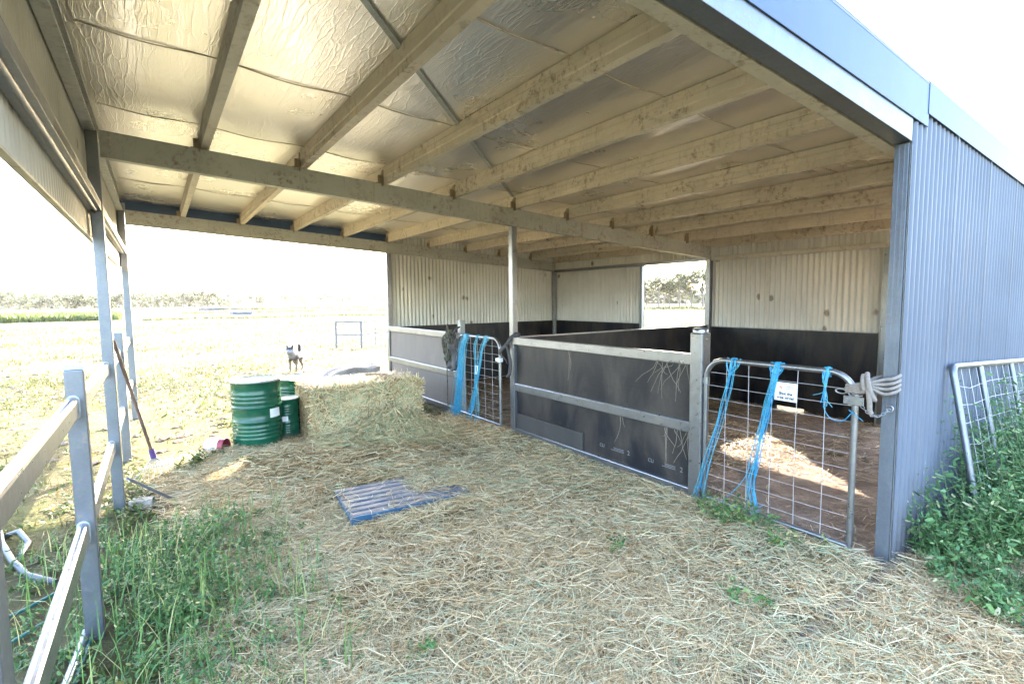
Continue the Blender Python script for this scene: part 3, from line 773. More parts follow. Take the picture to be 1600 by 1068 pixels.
layer = rng.uniform(0, 1, n)**1.4
z = np.where(p, .105, .012) + layer*np.where(p, .02, h+.02)
base_ang = 2.4*noise2(x, y, 44, 3, 3.0)+.5
green = np.clip(.5+.75*noise2(x, y, 45, 3, 1.5)+.25*np.exp(-((x+1.1)**2+(y-2.4)**2)/1.1), 0, 1)
tone = np.where(rng.uniform(0, 1, n) < .16+.55*green**1.5, rng.uniform(.66, 1, n), rng.uniform(.18, .66, n)); tone = np.where(rng.uniform(0, 1, n) < .16, rng.uniform(.0, .3, n), tone)
tone = np.clip(tone - .10*(1-layer), 0, 1)
V1 = ribbons(np.stack([x, y, z], -1), base_ang+rng.normal(0, 1.15, n), rng.uniform(.02, .21, n)*np.where(rng.uniform(0,1,n) < .12, 1.8, 1), rng.uniform(.0009, .0026, n)*np.maximum(1.0, np.hypot(x-CAM.x, y-CAM.y)/1.75),
              rng.normal(0, .14, n), rng.normal(0, .5, n), rng.uniform(-.9, .9, n), tone)
tag(link('straw_litter', np_mesh('straw_litter', *V1), M['straw']), 'loose pale hay spread over the shed floor', kind='stuff')
# litter in a softer mat below so that little soil shows through
gx = np.arange(-4.0, 1.0, .045); gy = np.arange(-1.9, 5.6, .045); X, Y = np.meshgrid(gx, gy, indexing='ij'); nx, ny = X.shape
pm, a, b = in_pallet(X, Y)
Z = np.where(litter_edge(X, Y) > .25, hay_h(X, Y)*.75+.008*noise2(X, Y, 47, 2, 30), -.08); Z = np.where(pm, .0, Z)
Vm = np.stack([X, Y, Z], -1).reshape(-1, 3); I = np.arange(nx*ny).reshape(nx, ny)
Fm = np.stack([I[:-1,:-1], I[1:,:-1], I[1:,1:], I[:-1,1:]], -1).reshape(-1, 4)
keepf = (Z.reshape(-1)[Fm] > -.07).all(1)
def mat_mat():
    m, t, b = nt('matted_hay'); v = coords(t); v2 = coords(t, (1,6,1), (0,0,.6)); v3 = coords(t, (6,1,1), (0,0,.3))
    n1 = noise(t, v2, 14, 6, .7, .6); n2 = noise(t, v3, 14, 6, .7, .6); n3 = noise(t, v, 1.8, 4, .6)
    c = ramp(t, vm(t, n1, 'MULTIPLY', vm(t, n2, 'MULTIPLY', 2.0)), [(.25, (.085,.05,.025)), (.5, (.24,.17,.085)), (.75, (.46,.355,.2))]).outputs[0]
    c = mixc(t, vm(t, n3, 'MULTIPLY', .2), c, (.2,.22,.11))
    t.links.new(c, b.inputs['Base Color']); b.inputs['Roughness'].default_value = .9; b.inputs['Specular IOR Level'].default_value = .1
    bump(t, b, vm(t, n1, 'ADD', n2), 1.0, .03); return m
M['mat'] = mat_mat()
tag(link('hay_mat', np_mesh('hay_mat', Vm, Fm[keepf]), M['mat']), 'matted hay under the loose straw', kind='stuff')

# straw trampled into the stalls' floor
def stall_density(x, y):
    d = np.clip(.45+.9*noise2(x, y, 51, 3, 1.9), .06, 1)
    d = np.where((y < 1.2), d*.35, d)
    near_div = np.exp(-((y-3.6)/.6)**2)
    return np.clip(d+.6*near_div, 0, 1)
P2 = scatter(22000, .05, DB-.1, .1, L2-.1, stall_density); n = len(P2); x, y = P2[:, 0], P2[:, 1]
V1 = ribbons(np.stack([x, y, .022+rng.uniform(0, .025, n)], -1), rng.uniform(0, 6.28, n), rng.uniform(.05, .26, n), rng.uniform(.004, .008, n), rng.normal(0, .08, n), rng.normal(0, .4, n), rng.uniform(-.7, .7, n), rng.uniform(0, 1, n)**1.2)
tag(link('stall_straw', np_mesh('stall_straw', *V1), M['oldstraw']), 'thin brown straw trampled into the stall floor', kind='stuff')

# heap of hay pulled off the bale
def heap():
    n = 7500
    r_ = np.sqrt(rng.uniform(0, 1, n)); a = rng.uniform(0, 6.28, n)
    x = -1.38+r_*np.cos(a)*.80; y = 4.36+r_*np.sin(a)*.50
    z = hay_h(x, y)+rng.uniform(-.03, .05, n)
    gxh = (hay_h(x+.02, y)-hay_h(x-.02, y))/.04; gyh = (hay_h(x, y+.02)-hay_h(x, y-.02))/.04
    ang = rng.uniform(0, 6.28, n); tl = np.arctan(gxh*np.cos(ang)+gyh*np.sin(ang))+rng.normal(0, .22, n)
    tone = np.where(rng.uniform(0, 1, n) < .45, rng.uniform(.15, .6, n), rng.uniform(.6, 1, n))
    return ribbons(np.stack([x, y, z], -1), ang, rng.uniform(.08, .30, n), rng.uniform(.005, .011, n), tl, rng.normal(0, .5, n), rng.uniform(-.9, .9, n), tone)
tag(link('hay_heap', np_mesh('hay_heap', *heap()), M['greenhay']), 'loose greenish heap of hay pulled off the bale', kind='stuff')

# the bale
BX0, BX1, BY0, BY1, BH = -2.13, -.85, 4.75, 5.58, .665
bale = thing('hay_bale', 'large rectangular hay bale, its tan end tinted golden as if sunlit, in front of a grey sack', 'bale', ((BX0+BX1)/2, (BY0+BY1)/2, 0))
def bale_body():
    n = 15
    bm = MB(); X = np.linspace(BX0, BX1, 40); 
    import bmesh
    b = bmesh.new(); bmesh.ops.create_cube(b, size=1)
    bmesh.ops.subdivide_edges(b, edges=b.edges[:], cuts=12, use_grid_fill=True)
    for v in b.verts:
        p = v.co; q = Vector(((p.x)*(BX1-BX0), p.y*(BY1-BY0), (p.z+.5)*BH))
        s = 1-.06*(max(0, abs(p.x)-.4)*max(0, abs(p.z)-.4)*100*.3)
        q.x *= s; q.z = BH/2+(q.z-BH/2)*s
        k = .016*math.sin(q.x*9+q.z*7)+.012*math.sin(q.y*13+q.x*17)
        q += Vector((k*.4, k*.6, k*.6 + .012*math.sin(q.x*6)))
        v.co = q
    me = bpy.data.meshes.new('bale_core'); b.to_mesh(me); b.free()
    for p in me.polygons: p.use_smooth = True
    return me
link('core', bale_body(), M['mat'], bale)
def bale_straw():
    parts = []
    cx, cy = (BX0+BX1)/2, (BY0+BY1)/2
    def face(n, o, u, v, nrm, green):
        o, u, v, nrm = map(np.array, (o, u, v, nrm))
        s, q = rng.uniform(0, 1, n), rng.uniform(0, 1, n)
        Pp = o+u*s[:, None]+v*q[:, None]+nrm*rng.uniform(-.015, .018, n)[:, None]
        # build flat ribbons in the face plane by hand
        ang = rng.normal(.4, .9, n); L = rng.uniform(.05, .22, n); uu = u/np.linalg.norm(u); vv = v/np.linalg.norm(v)
        d = uu*np.cos(ang)[:, None]+vv*np.sin(ang)[:, None]+nrm*rng.normal(.03, .12, n)[:, None]
        sd = -uu*np.sin(ang)[:, None]+vv*np.cos(ang)[:, None]
        W = rng.uniform(.004, .0095, n); k = 3; V = np.zeros((n, k, 2, 3)); bend = rng.normal(0, .4, n)
        for i, t in enumerate((-.5, 0, .5)):
            c = Pp+d*(t*L)[:, None]+sd*((t*t-.08)*bend*L)[:, None]
            V[:, i, 0] = c+sd*W[:, None]*.5; V[:, i, 1] = c-sd*W[:, None]*.5
        base = (np.arange(n)*6)[:, None]; qd = np.array([[0, 2]])
        F = np.stack([base+qd, base+qd+1, base+qd+3, base+qd+2], -1).reshape(-1, 4)
        tone = np.where(rng.uniform(0, 1, n) < green, rng.uniform(.55, 1, n), rng.uniform(.05, .5, n))
        parts.append((V.reshape(-1, 3), F, np.repeat(tone, 6)))
    w_, d_ = BX1-BX0, BY1-BY0
    face(6500, (-w_/2, -d_/2, 0), (w_, 0, 0), (0, 0, BH), (0, -1, 0), .45)
    face(2600, (-w_/2, d_/2, 0), (0, -d_, 0), (0, 0, BH), (-1, 0, 0), .03)  # end straws toned golden to stand in for warm light on that face
    face(2600, (-w_/2, -d_/2, BH), (w_, 0, 0), (0, d_, 0), (0, 0, 1), .5)
    face(1500, (w_/2, -d_/2, 0), (0, d_, 0), (0, 0, BH), (1, 0, 0), .3)
    return join(parts)
link('straw', np_mesh('bale_straw', *bale_straw()), M['greenhay'], bale)['kind'] = 'stuff'
# stray wisps caught on the near stall front
def wisps(name, label, spots, par=None):
    m = MB()
    for (x, y, z, L, dy) in spots:
        k1, k2 = random.uniform(-1,1), random.uniform(0,6); pts = [(x-.004*i, y+dy*(i/5)**1.4*1.3+.02*k1*math.sin(i*1.1+k2), z-L*(i/5)**(1+.5*abs(k1))+.01*math.cos(i*2+k2)) for i in range(6)]
        m.tube(pts, [.0022,.0022,.002,.0018,.0015,.001], 5)
    return tag(m.build(name, M['timberstraw']), label, 'hay wisp')
M['timberstraw'] = plain('hay_wisp', (.20,.165,.12), .8, 0, .3)
random.seed(3)
sp = [(-.05, 1.50+random.uniform(-.13,.22), 1.13, random.uniform(.10,.34), random.uniform(-.15,.2)) for _ in range(13)]
tag(wisps('hay_wisp', 'tangle of hay stalks caught under the top rail by the square post', sp), group='hay caught on the stall front')
sp = [(-.05, 1.43+random.uniform(-.10,.16), .57, random.uniform(.08,.33), random.uniform(-.1,.1)) for _ in range(12)]
tag(wisps('hay_wisp', 'tangle of hay stalks hanging under the middle rail by the square post', sp), group='hay caught on the stall front')
tag(wisps('hay_wisp', 'single long hay stalk hanging from the top rail left of centre', [(-.05,2.78,1.12,.30,.02),(-.05,2.80,1.12,.2,-.03)]), group='hay caught on the stall front')
tag(wisps('hay_wisp', 'single hay stalk hanging from the middle rail at its centre', [(-.05,2.07,.57,.27,.05),(-.05,2.06,.57,.1,-.03)]), group='hay caught on the stall front')

# ------------------------------------------------------------------ green plants
def leaves(P, size, asp, tone, upbias=.3):
    """n small bent leaves at P"""
    n = len(P); ang = rng.uniform(0, 6.28, n); tilt = rng.uniform(-.5, .9, n)
    return ribbons(P, ang, size, size*asp, tilt, rng.normal(0, .15, n), rng.uniform(-.9, .9, n), tone)
def blades(P, H, W, tone, lean=.35):
    """upright grass blades rooted at P"""
    n = len(P); a = rng.uniform(0, 6.28, n); ln = np.abs(rng.normal(0, lean, n))
    d = np.stack([np.cos(a), np.sin(a), np.zeros(n)], -1); sd = np.stack([-np.sin(a), np.cos(a), np.zeros(n)], -1)
    V = np.zeros((n, 4, 2, 3))
    for i, t in enumerate((0, .35, .7, 1.)):
        c = P+d*(ln*H*t*t)[:, None]+np.array([0,0,1.])*(H*t*(1-.25*ln*t))[:, None]; wv = W*(1-t*.88)
        V[:, i, 0] = c+sd*wv[:, None]*.5; V[:, i, 1] = c-sd*wv[:, None]*.5
    base = (np.arange(n)*8)[:, None]; q = np.array([[0, 2, 4]])
    F = np.stack([base+q, base+q+1, base+q+3, base+q+2], -1).reshape(-1, 4)
    return V.reshape(-1, 3), F, np.repeat(tone, 8)
def herb(cx, cy, cz, rad, h, nst, nl, size=.022, splay=.6):
    """a clump of leafy stems: returns (stem paths, leaf points)"""
    stems, pts = [], []
    for _ in range(nst):
        a = rng.uniform(0, 6.28); r_ = rad*math.sqrt(rng.uniform(0, 1))*.55; hh = h*rng.uniform(.5, 1.05); o = splay*rng.uniform(.1, 1)*hh
        p0 = np.array([cx+r_*math.cos(a), cy+r_*math.sin(a), cz]); p1 = p0+np.array([math.cos(a)*o*.35, math.sin(a)*o*.35, hh*.55]); p2 = p0+np.array([math.cos(a)*o, math.sin(a)*o, hh])
        stems.append([p0, p1, p2])
        t = rng.uniform(.15, 1, nl)[:, None]
        q = (1-t)**2*p0+2*t*(1-t)*p1+t*t*p2
        pts.append(q+rng.normal(0, 1, (nl, 3))*np.array([.028, .028, .018])*(h/.25)**.5)
    return stems, np.concatenate(pts)
def plant(name, label, cat, clumps, size, mat, group=None, tones=(0,1), stemr=.0022):
    loc = (clumps[0][0], clumps[0][1], clumps[0][2]); t = thing(name, label, cat, loc, 0, group)
    m = MB(); allp = []
    for c in clumps:
        st, pts = herb(*c); allp.append(pts)
        for s_ in st: m.tube([Vector(p)-Vector(loc) for p in s_], [stemr, stemr*.8, stemr*.5], 4)
    m.build('stem', M['stem'], t)['kind'] = 'stuff'
    P = np.concatenate(allp)-np.array(loc); n = len(P)
    link('foliage', np_mesh('foliage', *leaves(P, (.45+1.5*rng.uniform(0, 1, n)**2.2)*size, .42, rng.uniform(tones[0], tones[1], n))), M[mat], t)['kind'] = 'stuff'
    return t
# lush weeds round the capped fence post (nobody could count them)
def weed_cover():
    parts = []
    def dens(x, y): return np.clip(.15+1.0*np.exp(-((x+3.4)/.36)**2-((y-2.2)/.9)**2)*(.7+.6*noise2(x, y, 61, 3, 4)), 0, 1)
    P2 = scatter(360, -4.4, -2.7, .9, 3.4, dens)
    pts = []; 
    for (x, y) in P2:
        d = math.exp(-((x+3.4)/.4)**2-((y-2.2)/.9)**2)
        _, p = herb(x, y, .01, .04, .05+.17*d*random.uniform(.5, 1.2), 3, 14); pts.append(p)
    P = np.concatenate(pts); n = len(P)
    parts.append(leaves(P, rng.uniform(.012, .030, n), .45, rng.uniform(0, 1, n)**1.3))
    P2 = scatter(1500, -4.4, -2.8, .9, 3.3, dens); n = len(P2)
    parts.append(blades(np.column_stack([P2, np.zeros(n)]), rng.uniform(.06, .32, n), rng.uniform(.003, .012, n), rng.uniform(.25, 1., n), .7))
    return join(parts)
tag(link('weeds', np_mesh('weeds', *weed_cover()), M['leaf']), 'green weeds and grass at the foot of the capped fence post', kind='stuff')
# sunlit weeds and dry grass over the yard
def yard_cover():
    parts = []
    def dens(x, y):
        inside = (x > -3.6) & (y < 5.3) | (x > -.2) & (y < L2+.1) | ((x > -3.4) & (y < 5.2))
        return np.where(inside, 0, np.clip(.05+np.clip(noise2(x, y, 71, 3, 1.5), 0, 1)*1.3, 0, 1)*np.clip(4/np.maximum(np.hypot(x+3.5, y+1.2), 1), .05, 1))
    P2 = scatter(2300, -9, .5, 1.2, 14, dens); pts = []
    for (x, y) in P2: pts.append(herb(x, y, .0, .05, random.uniform(.03, .13), 2, 9, splay=1.1)[1])
    P = np.concatenate(pts); n = len(P)
    parts.append(leaves(P, rng.uniform(.015, .04, n), .45, rng.uniform(0, 1, n)))
    return join(parts)
tag(link('yard_weeds', np_mesh('yard_weeds', *yard_cover()), M['sunleaf']), 'low yellow-green weeds over the sunlit yard', kind='stuff')
def dry_cover():
    parts = []
    def dens(x, y):
        d = np.hypot(x+3.5, y+1.2)
        inside = (x > -3.7) & (x < DB+.3) & (y < L2+.1) & (y > -1.9) & ~((y > 5.4) & (x < -.2))
        return np.where(inside, 0, np.clip(.35+noise2(x, y, 72, 3, .8), .04, 1)*np.clip(8/np.maximum(d, 1), 0, 1))
    P2 = scatter(62000, -30, 32, 1.5, 46, dens); n = len(P2)
    d = np.hypot(P2[:, 0]+3.5, P2[:, 1]+1.2)
    parts.append(blades(np.column_stack([P2, np.zeros(n)]), rng.uniform(.02, .09, n)*(1+d*.02), rng.uniform(.004, .010, n)*(1+d*.12), rng.uniform(0, 1, n), .8))
    # flat dead stalks
    P2 = scatter(16000, -9, 4, 2.2, 22, dens); n = len(P2); d = np.hypot(P2[:, 0]+3.5, P2[:, 1]+1.2)
    parts.append(ribbons(np.column_stack([P2, rng.uniform(.0, .03, n)]), rng.uniform(0, 6.28, n), rng.uniform(.06, .25, n), rng.uniform(.004, .008, n)*(1+d*.08), rng.normal(0, .15, n), rng.normal(0, .3, n), rng.uniform(-.8, .8, n), rng.uniform(.5, 1, n)))
    return join(parts)
tag(link('grass', np_mesh('grass', *dry_cover()), M['drygrass']), 'short dry grass over the paddock', kind='stuff')
# clods and dung lumps that throw the small dark shadows in the yard
def clods():
    n = 1300; m = MB()
    xs = rng.uniform(-9, 3.0, n); ys = 5.5+rng.uniform(0, 1, n)**1.6*22
    V, F = [], []
    octa = np.array([(1,0,0),(0,1,0),(-1,0,0),(0,-1,0),(0,0,1),(.7,.7,.5),(-.7,.7,.5),(-.7,-.7,.5),(.7,-.7,.5)])
    fc = [(0,1,5),(1,2,6),(2,3,7),(3,0,8),(0,5,4),(5,1,4),(1,6,4),(6,2,4),(2,7,4),(7,3,4),(3,8,4),(8,0,4)]
    for i in range(n):
        if xs[i] > -.3 and ys[i] < L2+.2: continue
        s_ = rng.uniform(.018, .05)*np.array([1.3, 1, .6])*(1+.02*ys[i])
        m.add((octa+rng.normal(0, .14, octa.shape))*s_+np.array([xs[i], ys[i], 0]), fc)
    return m
tag(clods().build('clods', M['soil']), 'scattered earth clods in the sunlit yard', kind='stuff')

# single plants
plant('weed_plant', 'bushy green weed under the gate, the trailing twine lying in it', 'weed', [(-.20,1.02,.0,.15,.20,14,26),(-.26,.86,.0,.15,.22,14,26),(-.2,.66,.0,.15,.20,12,26),(-.28,.48,0,.12,.15,9,24),(-.15,.3,0,.10,.12,6,20)], .024, 'leaf')
plant('weed_plant', 'lone green sprig standing in the open hay before the stall front', 'weed', [(-1.19,1.04,.03,.06,.12,4,16)], .028, 'leaf')
plant('weed_plant', 'small green sprig in the hay just ahead of the lone larger sprig', 'weed', [(-.88,1.10,.03,.04,.07,3,12)], .022, 'leaf')
plant('weed_plant', 'thin upright weed in the hay below the gate weeds', 'weed', [(-1.10,.26,.03,.07,.16,4,14),(-1.02,.17,.03,.05,.10,3,12)], .024, 'leaf')
plant('weed_plant', 'low weed in the hay at the bottom of the view', 'weed', [(-2.62,.90,.03,.07,.10,5,12)], .026, 'leaf')
plant('weed_plant', 'leafy green weed tuft in the straw behind the capped post', 'weed', [(-3.28,2.80,.02,.14,.22,12,24),(-3.16,2.98,.02,.1,.17,8,22),(-3.5,3.1,.0,.12,.14,8,20)], .026, 'leaf')
plant('weed_plant', 'sunlit yellow-green weed clump beside the rake head', 'weed', [(-3.30,4.75,.0,.16,.24,14,26),(-3.38,4.55,.0,.14,.17,10,24),(-3.18,4.95,0,.1,.14,8,20)], .030, 'sunleaf')
plant('weed_plant', 'green tuft growing in front of the fallen tin', 'weed', [(-3.06,4.98,.0,.10,.10,8,18)], .026, 'sunleaf')
plant('weed_plant', 'small grassy tuft in the hay between the tin and the sun patch', 'weed', [(-2.87,4.50,.04,.10,.09,8,16)], .026, 'leaf')
plant('weed_plant', 'low weed against the foot of the leftmost drum', 'weed', [(-2.95,5.32,.0,.09,.16,8,18)], .026, 'sunleaf')
# the mass of weeds against the end wall
cl = []
for i in range(120):
    x = .26+2.5*random.random()**.85; y = -.13-random.random()**1.2*(.75+.15*min(x, 1)); hh = (.30+.75*min(1, max(0, (x-.22)/.9)))*(1.0-.42*min(1, (-y-.1)/.9))*random.uniform(.7, 1.1)
    cl.append((x, y, .0, .15, hh*random.choice((1,1,.85,1.12)), 8, 46))
for i in range(16): cl.append((-.15+random.random()*.4, -.25-random.random()*.4, 0, .12, random.uniform(.12,.25), 7, 22))
plant('shrub', 'tall dense green weeds growing against the corrugated end wall', 'shrub', cl, .025, 'bushleaf', stemr=.003)
# dry seed stalks in front of it
P2 = np.column_stack([rng.uniform(-.1, 1.0, 260), rng.uniform(-1.1, -.35, 260), np.zeros(260)])
tag(link('dry_stalks', np_mesh('dry_stalks', *blades(P2, rng.uniform(.15, .4, 260), rng.uniform(.003, .007, 260), rng.uniform(.5, 1, 260), 1.0)), M['drygrass']), 'dry grass stalks before the tall weeds', kind='stuff')

# ------------------------------------------------------------------ drums, sack, tin
def make_drum(label, x, y, r, h, rz, sticker=True):
    t = thing('steel_drum', label, 'drum', (x, y, .01), rz, 'green steel drums')
    prof = [(0,.0),(r*.97,.0),(r,.012),(r*.985,.02)]
    def ribs(z0, z1, k):
        out = []; st = (z1-z0)/k
        for i in range(k): out += [(r*.985, z0+st*i), (r*1.0, z0+st*(i+.25)), (r*1.002, z0+st*(i+.5)), (r*1.0, z0+st*(i+.75)), (r*.985, z0+st*(i+.98))]
        return out
    prof += ribs(h*.13, h*.36, 4)+[(r*.985, h*.39), (r*1.018, h*.405), (r*1.018, h*.42), (r*.985, h*.435)]+[(r*.985, h*.60)]+[(r*1.018, h*.615),(r*1.018, h*.63),(r*.985, h*.645)]+ribs(h*.66, h*.84, 3)+[(r*.985, h*.985), (r*1.012, h*.988), (r*1.015, h*.997)]
    m = MB(); m.lathe(prof, n=56); m.build('body', M['drum'], t)
    m = MB(); m.lathe([(r*1.016, h*.985),(r*1.025, h*.995),(r*1.02, h*1.012),(r*1.0, h*1.014),(r*.985, h*1.004)], n=56); m.build('rim', M['galv_dull'], t)
    m = MB(); m.lathe([(r*.987, h*1.0),(r*.97, h*.988),(.0, h*.99)], n=56); m.tube([(r*.6,0,h*.99),(r*.6,0,h*1.005)], .035, 16); m.build('lid', M['drum_lid'], t)
    if sticker:
        m = MB(); v = []
        for k in range(7):
            a = R(-16+k*5.3); v += [((r*.985+.0015)*math.cos(a), (r*.985+.0015)*math.sin(a), h*z_) for z_ in (.455, .585)]
        m.add(v, [(2*k, 2*k+2, 2*k+3, 2*k+1) for k in range(6)], 0, True); m.build('sticker', M['sticker'], t)
    return t
make_drum('full-size green steel drum standing leftmost, hay at its foot', -2.637, 5.262, .262, .765, R(-52))
make_drum('lower green steel drum standing rearmost behind the bale end', -2.03, 6.02, .285, .645, R(-60), False)
make_drum('short green drum wedged between the big drum and the bale', -2.285, 5.45, .147, .48, R(-112))
def sack():
    import bmesh
    b = bmesh.new(); bmesh.ops.create_cube(b, size=1); bmesh.ops.subdivide_edges(b, edges=b.edges[:], cuts=13, use_grid_fill=True)
    for v in b.verts:
        p = v.co.copy(); q = Vector((p.x*.92, p.y*.6, (p.z+.5)*.62))
        rnd = 1-.20*max(0, p.z)*(abs(p.y)*2)**2; q.y *= rnd
        if p.x < -.2: q.z *= 1-.45*((-p.x-.2)/.3)**1.5        # slumps towards the drums
        q.z += .035*math.sin(p.x*9+1)*max(0, p.z+.3)+.02*math.sin(p.y*14+p.x*5)+ (.04 if p.x > .42 and p.z > .3 else 0)
        q.x += .02*math.sin(q.z*16+p.y*7); q.y += .025*math.sin(p.x*13+q.z*9)+.014*math.sin(p.x*31)
        v.co = q
    me = bpy.data.meshes.new('bag'); b.to_mesh(me); b.free()
    for p in me.polygons: p.use_smooth = True
    t = thing('bulk_sack', 'slumped grey woven sack lying behind the hay bale', 'sack', (-1.16, 6.75, 0), R(-8))
    o = link('bag', me, M['sack'], t); s = o.modifiers.new('smooth', 'SUBSURF'); s.levels = 1; s.render_levels = 1
    m = MB(); m.tube([(-.30+.02*math.sin(i), -.31, .04+.09*i) for i in range(6)]+[(-.28, -.15, .57)], .012, 6); m.build('strap', M['rope'], t)
    m = MB(); m.tube([(-.46,-.2,.20),(-.50,-.12,.30),(-.42,-.1,.42),(-.36,-.22,.36),(-.40,-.27,.22)], [.05,.045,.04,.05,.045], 8); m.build('fold', M['sack'], t)
sack()
t = thing('paint_tin', 'red tin with a pale wrapper lying on its side by the weeds', 'tin', (-3.06, 5.22, .085), R(-38))
m = MB(); m.lathe([(.0,-.11),(.078,-.11),(.082,-.105),(.082,.105),(.078,.11),(.07,.108),(.068,.0),(0,-.01)], n=28, smooth=False); o = m.build('body', M['tinred'], t); o.rotation_euler = (0, R(90), 0)
m = MB(); m.lathe([(.0835,-.10),(.0835,.05)], n=28); o = m.build('wrapper', M['tinwhite'], t); o.rotation_euler = (0, R(90), 0)

# ------------------------------------------------------------------ pallet in the hay
t = thing('slatted_pallet', 'worn blue slatted pallet half buried in the hay', 'pallet', (-1.95, 2.72, .0), R(-5))
for i in range(7):
    m = MB(); y0 = -.31+i*.091; m.box((-.47, y0, .080), (.47, y0+.056, .098)); m.build('slat', M['blue'], t, .003)
for x in (-.455, 0, .455):
    m = MB(); m.box((x-.016, -.315, .01), (x+.016, .325, .076)); m.build('bearer', M['bluepaint'], t, .003)
m = MB(); m.box((-.475, -.329, .02), (.475, -.313, .094)); m.build('edge_board', M['bluepaint'], t, .003)

# ------------------------------------------------------------------ rake, offcuts, pipes
def along(p0, p1, s): return tuple(a+(b-a)*s for a, b in zip(p0, p1))
h0, h1 = (-3.63, 4.50, .30), (-3.815, 3.95, 1.36)
t = thing('leaf_rake', 'old rake with a brown handle and purple collar leaning on the shed post', 'rake', (-3.6,4.4,0))
m = MB(); m.tube([h0, h1], .0135, 10); tp(m, 'handle', 'handle', 0, t)
m = MB(); m.tube([along(h0, h1, .02), along(h0, h1, -.06)], [.022,.026], 10); tp(m, 'collar', 'purple', 0, t)
m = MB(); b0 = along(h0, h1, -.05)
for k in range(11):
    a = -.2+.04*k; m.tube([b0, (b0[0]+a*.55+.02, b0[1]+.05+a*.1, .12), (b0[0]+a+.03, b0[1]+.12+a*.25, .025), (b0[0]+a+.03, b0[1]+.10+a*.25, .0)], .004, 5)
m.bar((b0[0]-.09, b0[1]+.045, .13), (b0[0]+.13, b0[1]+.07, .13), .006, .012); tp(m, 'tines', 'galv_dull', 0, t)
t = thing('steel_channel', 'offcut of steel channel leaning low against the shed post', 'channel offcut', (-3.7,3.6,0))
m = MB(); d0, d1 = Vector((-3.79, 3.70, .30)), Vector((-3.50, 3.84, .015)); d1 = d0+(d1-d0)*1.15
dd = (d1-d0).normalized(); sd = dd.cross(Vector((0,0,1))).normalized(); uu = sd.cross(dd)
m.prism([(0,0),(.05,0),(.05,.02),(.046,.02),(.046,.004),(.004,.004),(.004,.02),(0,.02)], d0, d1, sd, uu); tp(m, 'channel', 'galv', .001, t)
def chunk(name, label, lo, hi, loc, rz, mat='timber'):
    t = thing(name, label, 'block', loc, rz, 'timber offcuts by the fence'); m = MB(); m.box(lo, hi); m.build('block', M[mat], t, .006)
    m = MB(); m.box((lo[0]+.015, lo[1]-.003, hi[2]*.35), (hi[0]-.02, lo[1]+.001, hi[2]*.45)); m.build('crack', M['soil'], t)
chunk('timber_offcut', 'chunky pale timber block lying below the channel offcut', (-.085,-.05,0), (.085,.05,.075), (-3.70,3.86,.0), R(-20))
chunk('timber_offcut', 'flat weathered plank end lying at the edge of the sun patch', (-.15,-.05,0), (.15,.05,.045), (-3.42,3.92,.0), R(8))
m = MB(); m.tube([(-4.62,4.25,.03),(-4.55,3.9,.06),(-4.47,3.55,.05),(-4.36,3.2,.04),(-4.25,2.93,.03),(-4.10,2.75,.02)], .019, 10)
tag(m.build('poly_pipe', M['pipe']), 'curved grey pipe lying in the weeds outside the fence', 'pipe')
m = MB(); m.tube([(-4.50,3.75,.02),(-4.40,3.66,.07),(-4.33,3.5,.03),(-4.34,3.3,.02)], .018, 8)
tag(m.build('poly_pipe', M['pipe']), 'short bent pipe stub beside the curved grey pipe', 'pipe')
m = MB(); m.tube([(-4.75,2.08,.03),(-4.45,2.30,.035),(-4.2,2.46,.03),(-4.02,2.66,.02)], .010, 8); tag(m.build('garden_hose', M['teal']), 'green hose crossing the weeds outside the fence, upper strand', 'hose', 'green hoses in the weeds')
m = MB(); m.tube([(-4.6,1.75,.03),(-4.3,2.02,.03),(-4.1,2.24,.03),(-4.0,2.33,.02)], .010, 8); tag(m.build('garden_hose', M['teal']), 'green hose outside the fence, the strand nearest the camera', 'hose', 'green hoses in the weeds')
t = thing('steel_tube', 'steel tube with a teal stripe on the ground behind the capped post', 'tube', (-3.96,1.9,0))
m = MB(); m.tube([(-3.95,1.35,.03),(-3.885,2.14,.04)], .021, 10); tp(m, 'tube', 'galv_rail', 0, t)
m = MB(); m.tube([(-3.924,1.35,.025),(-3.859,2.14,.035)], .009, 8); tp(m, 'stripe', 'teal', 0, t)
t = thing('steel_tube', 'short grey tube end sticking out of the hay beside the bale', 'tube', (-.88,4.4,0))
m = MB(); m.bar((-.83,4.70,.09),(-.915,4.20,.05), .028, .02); m.bar((-.79,4.70,.09),(-.875,4.20,.05), .012, .02); tp(m, 'bar', 'galv', .002, t)

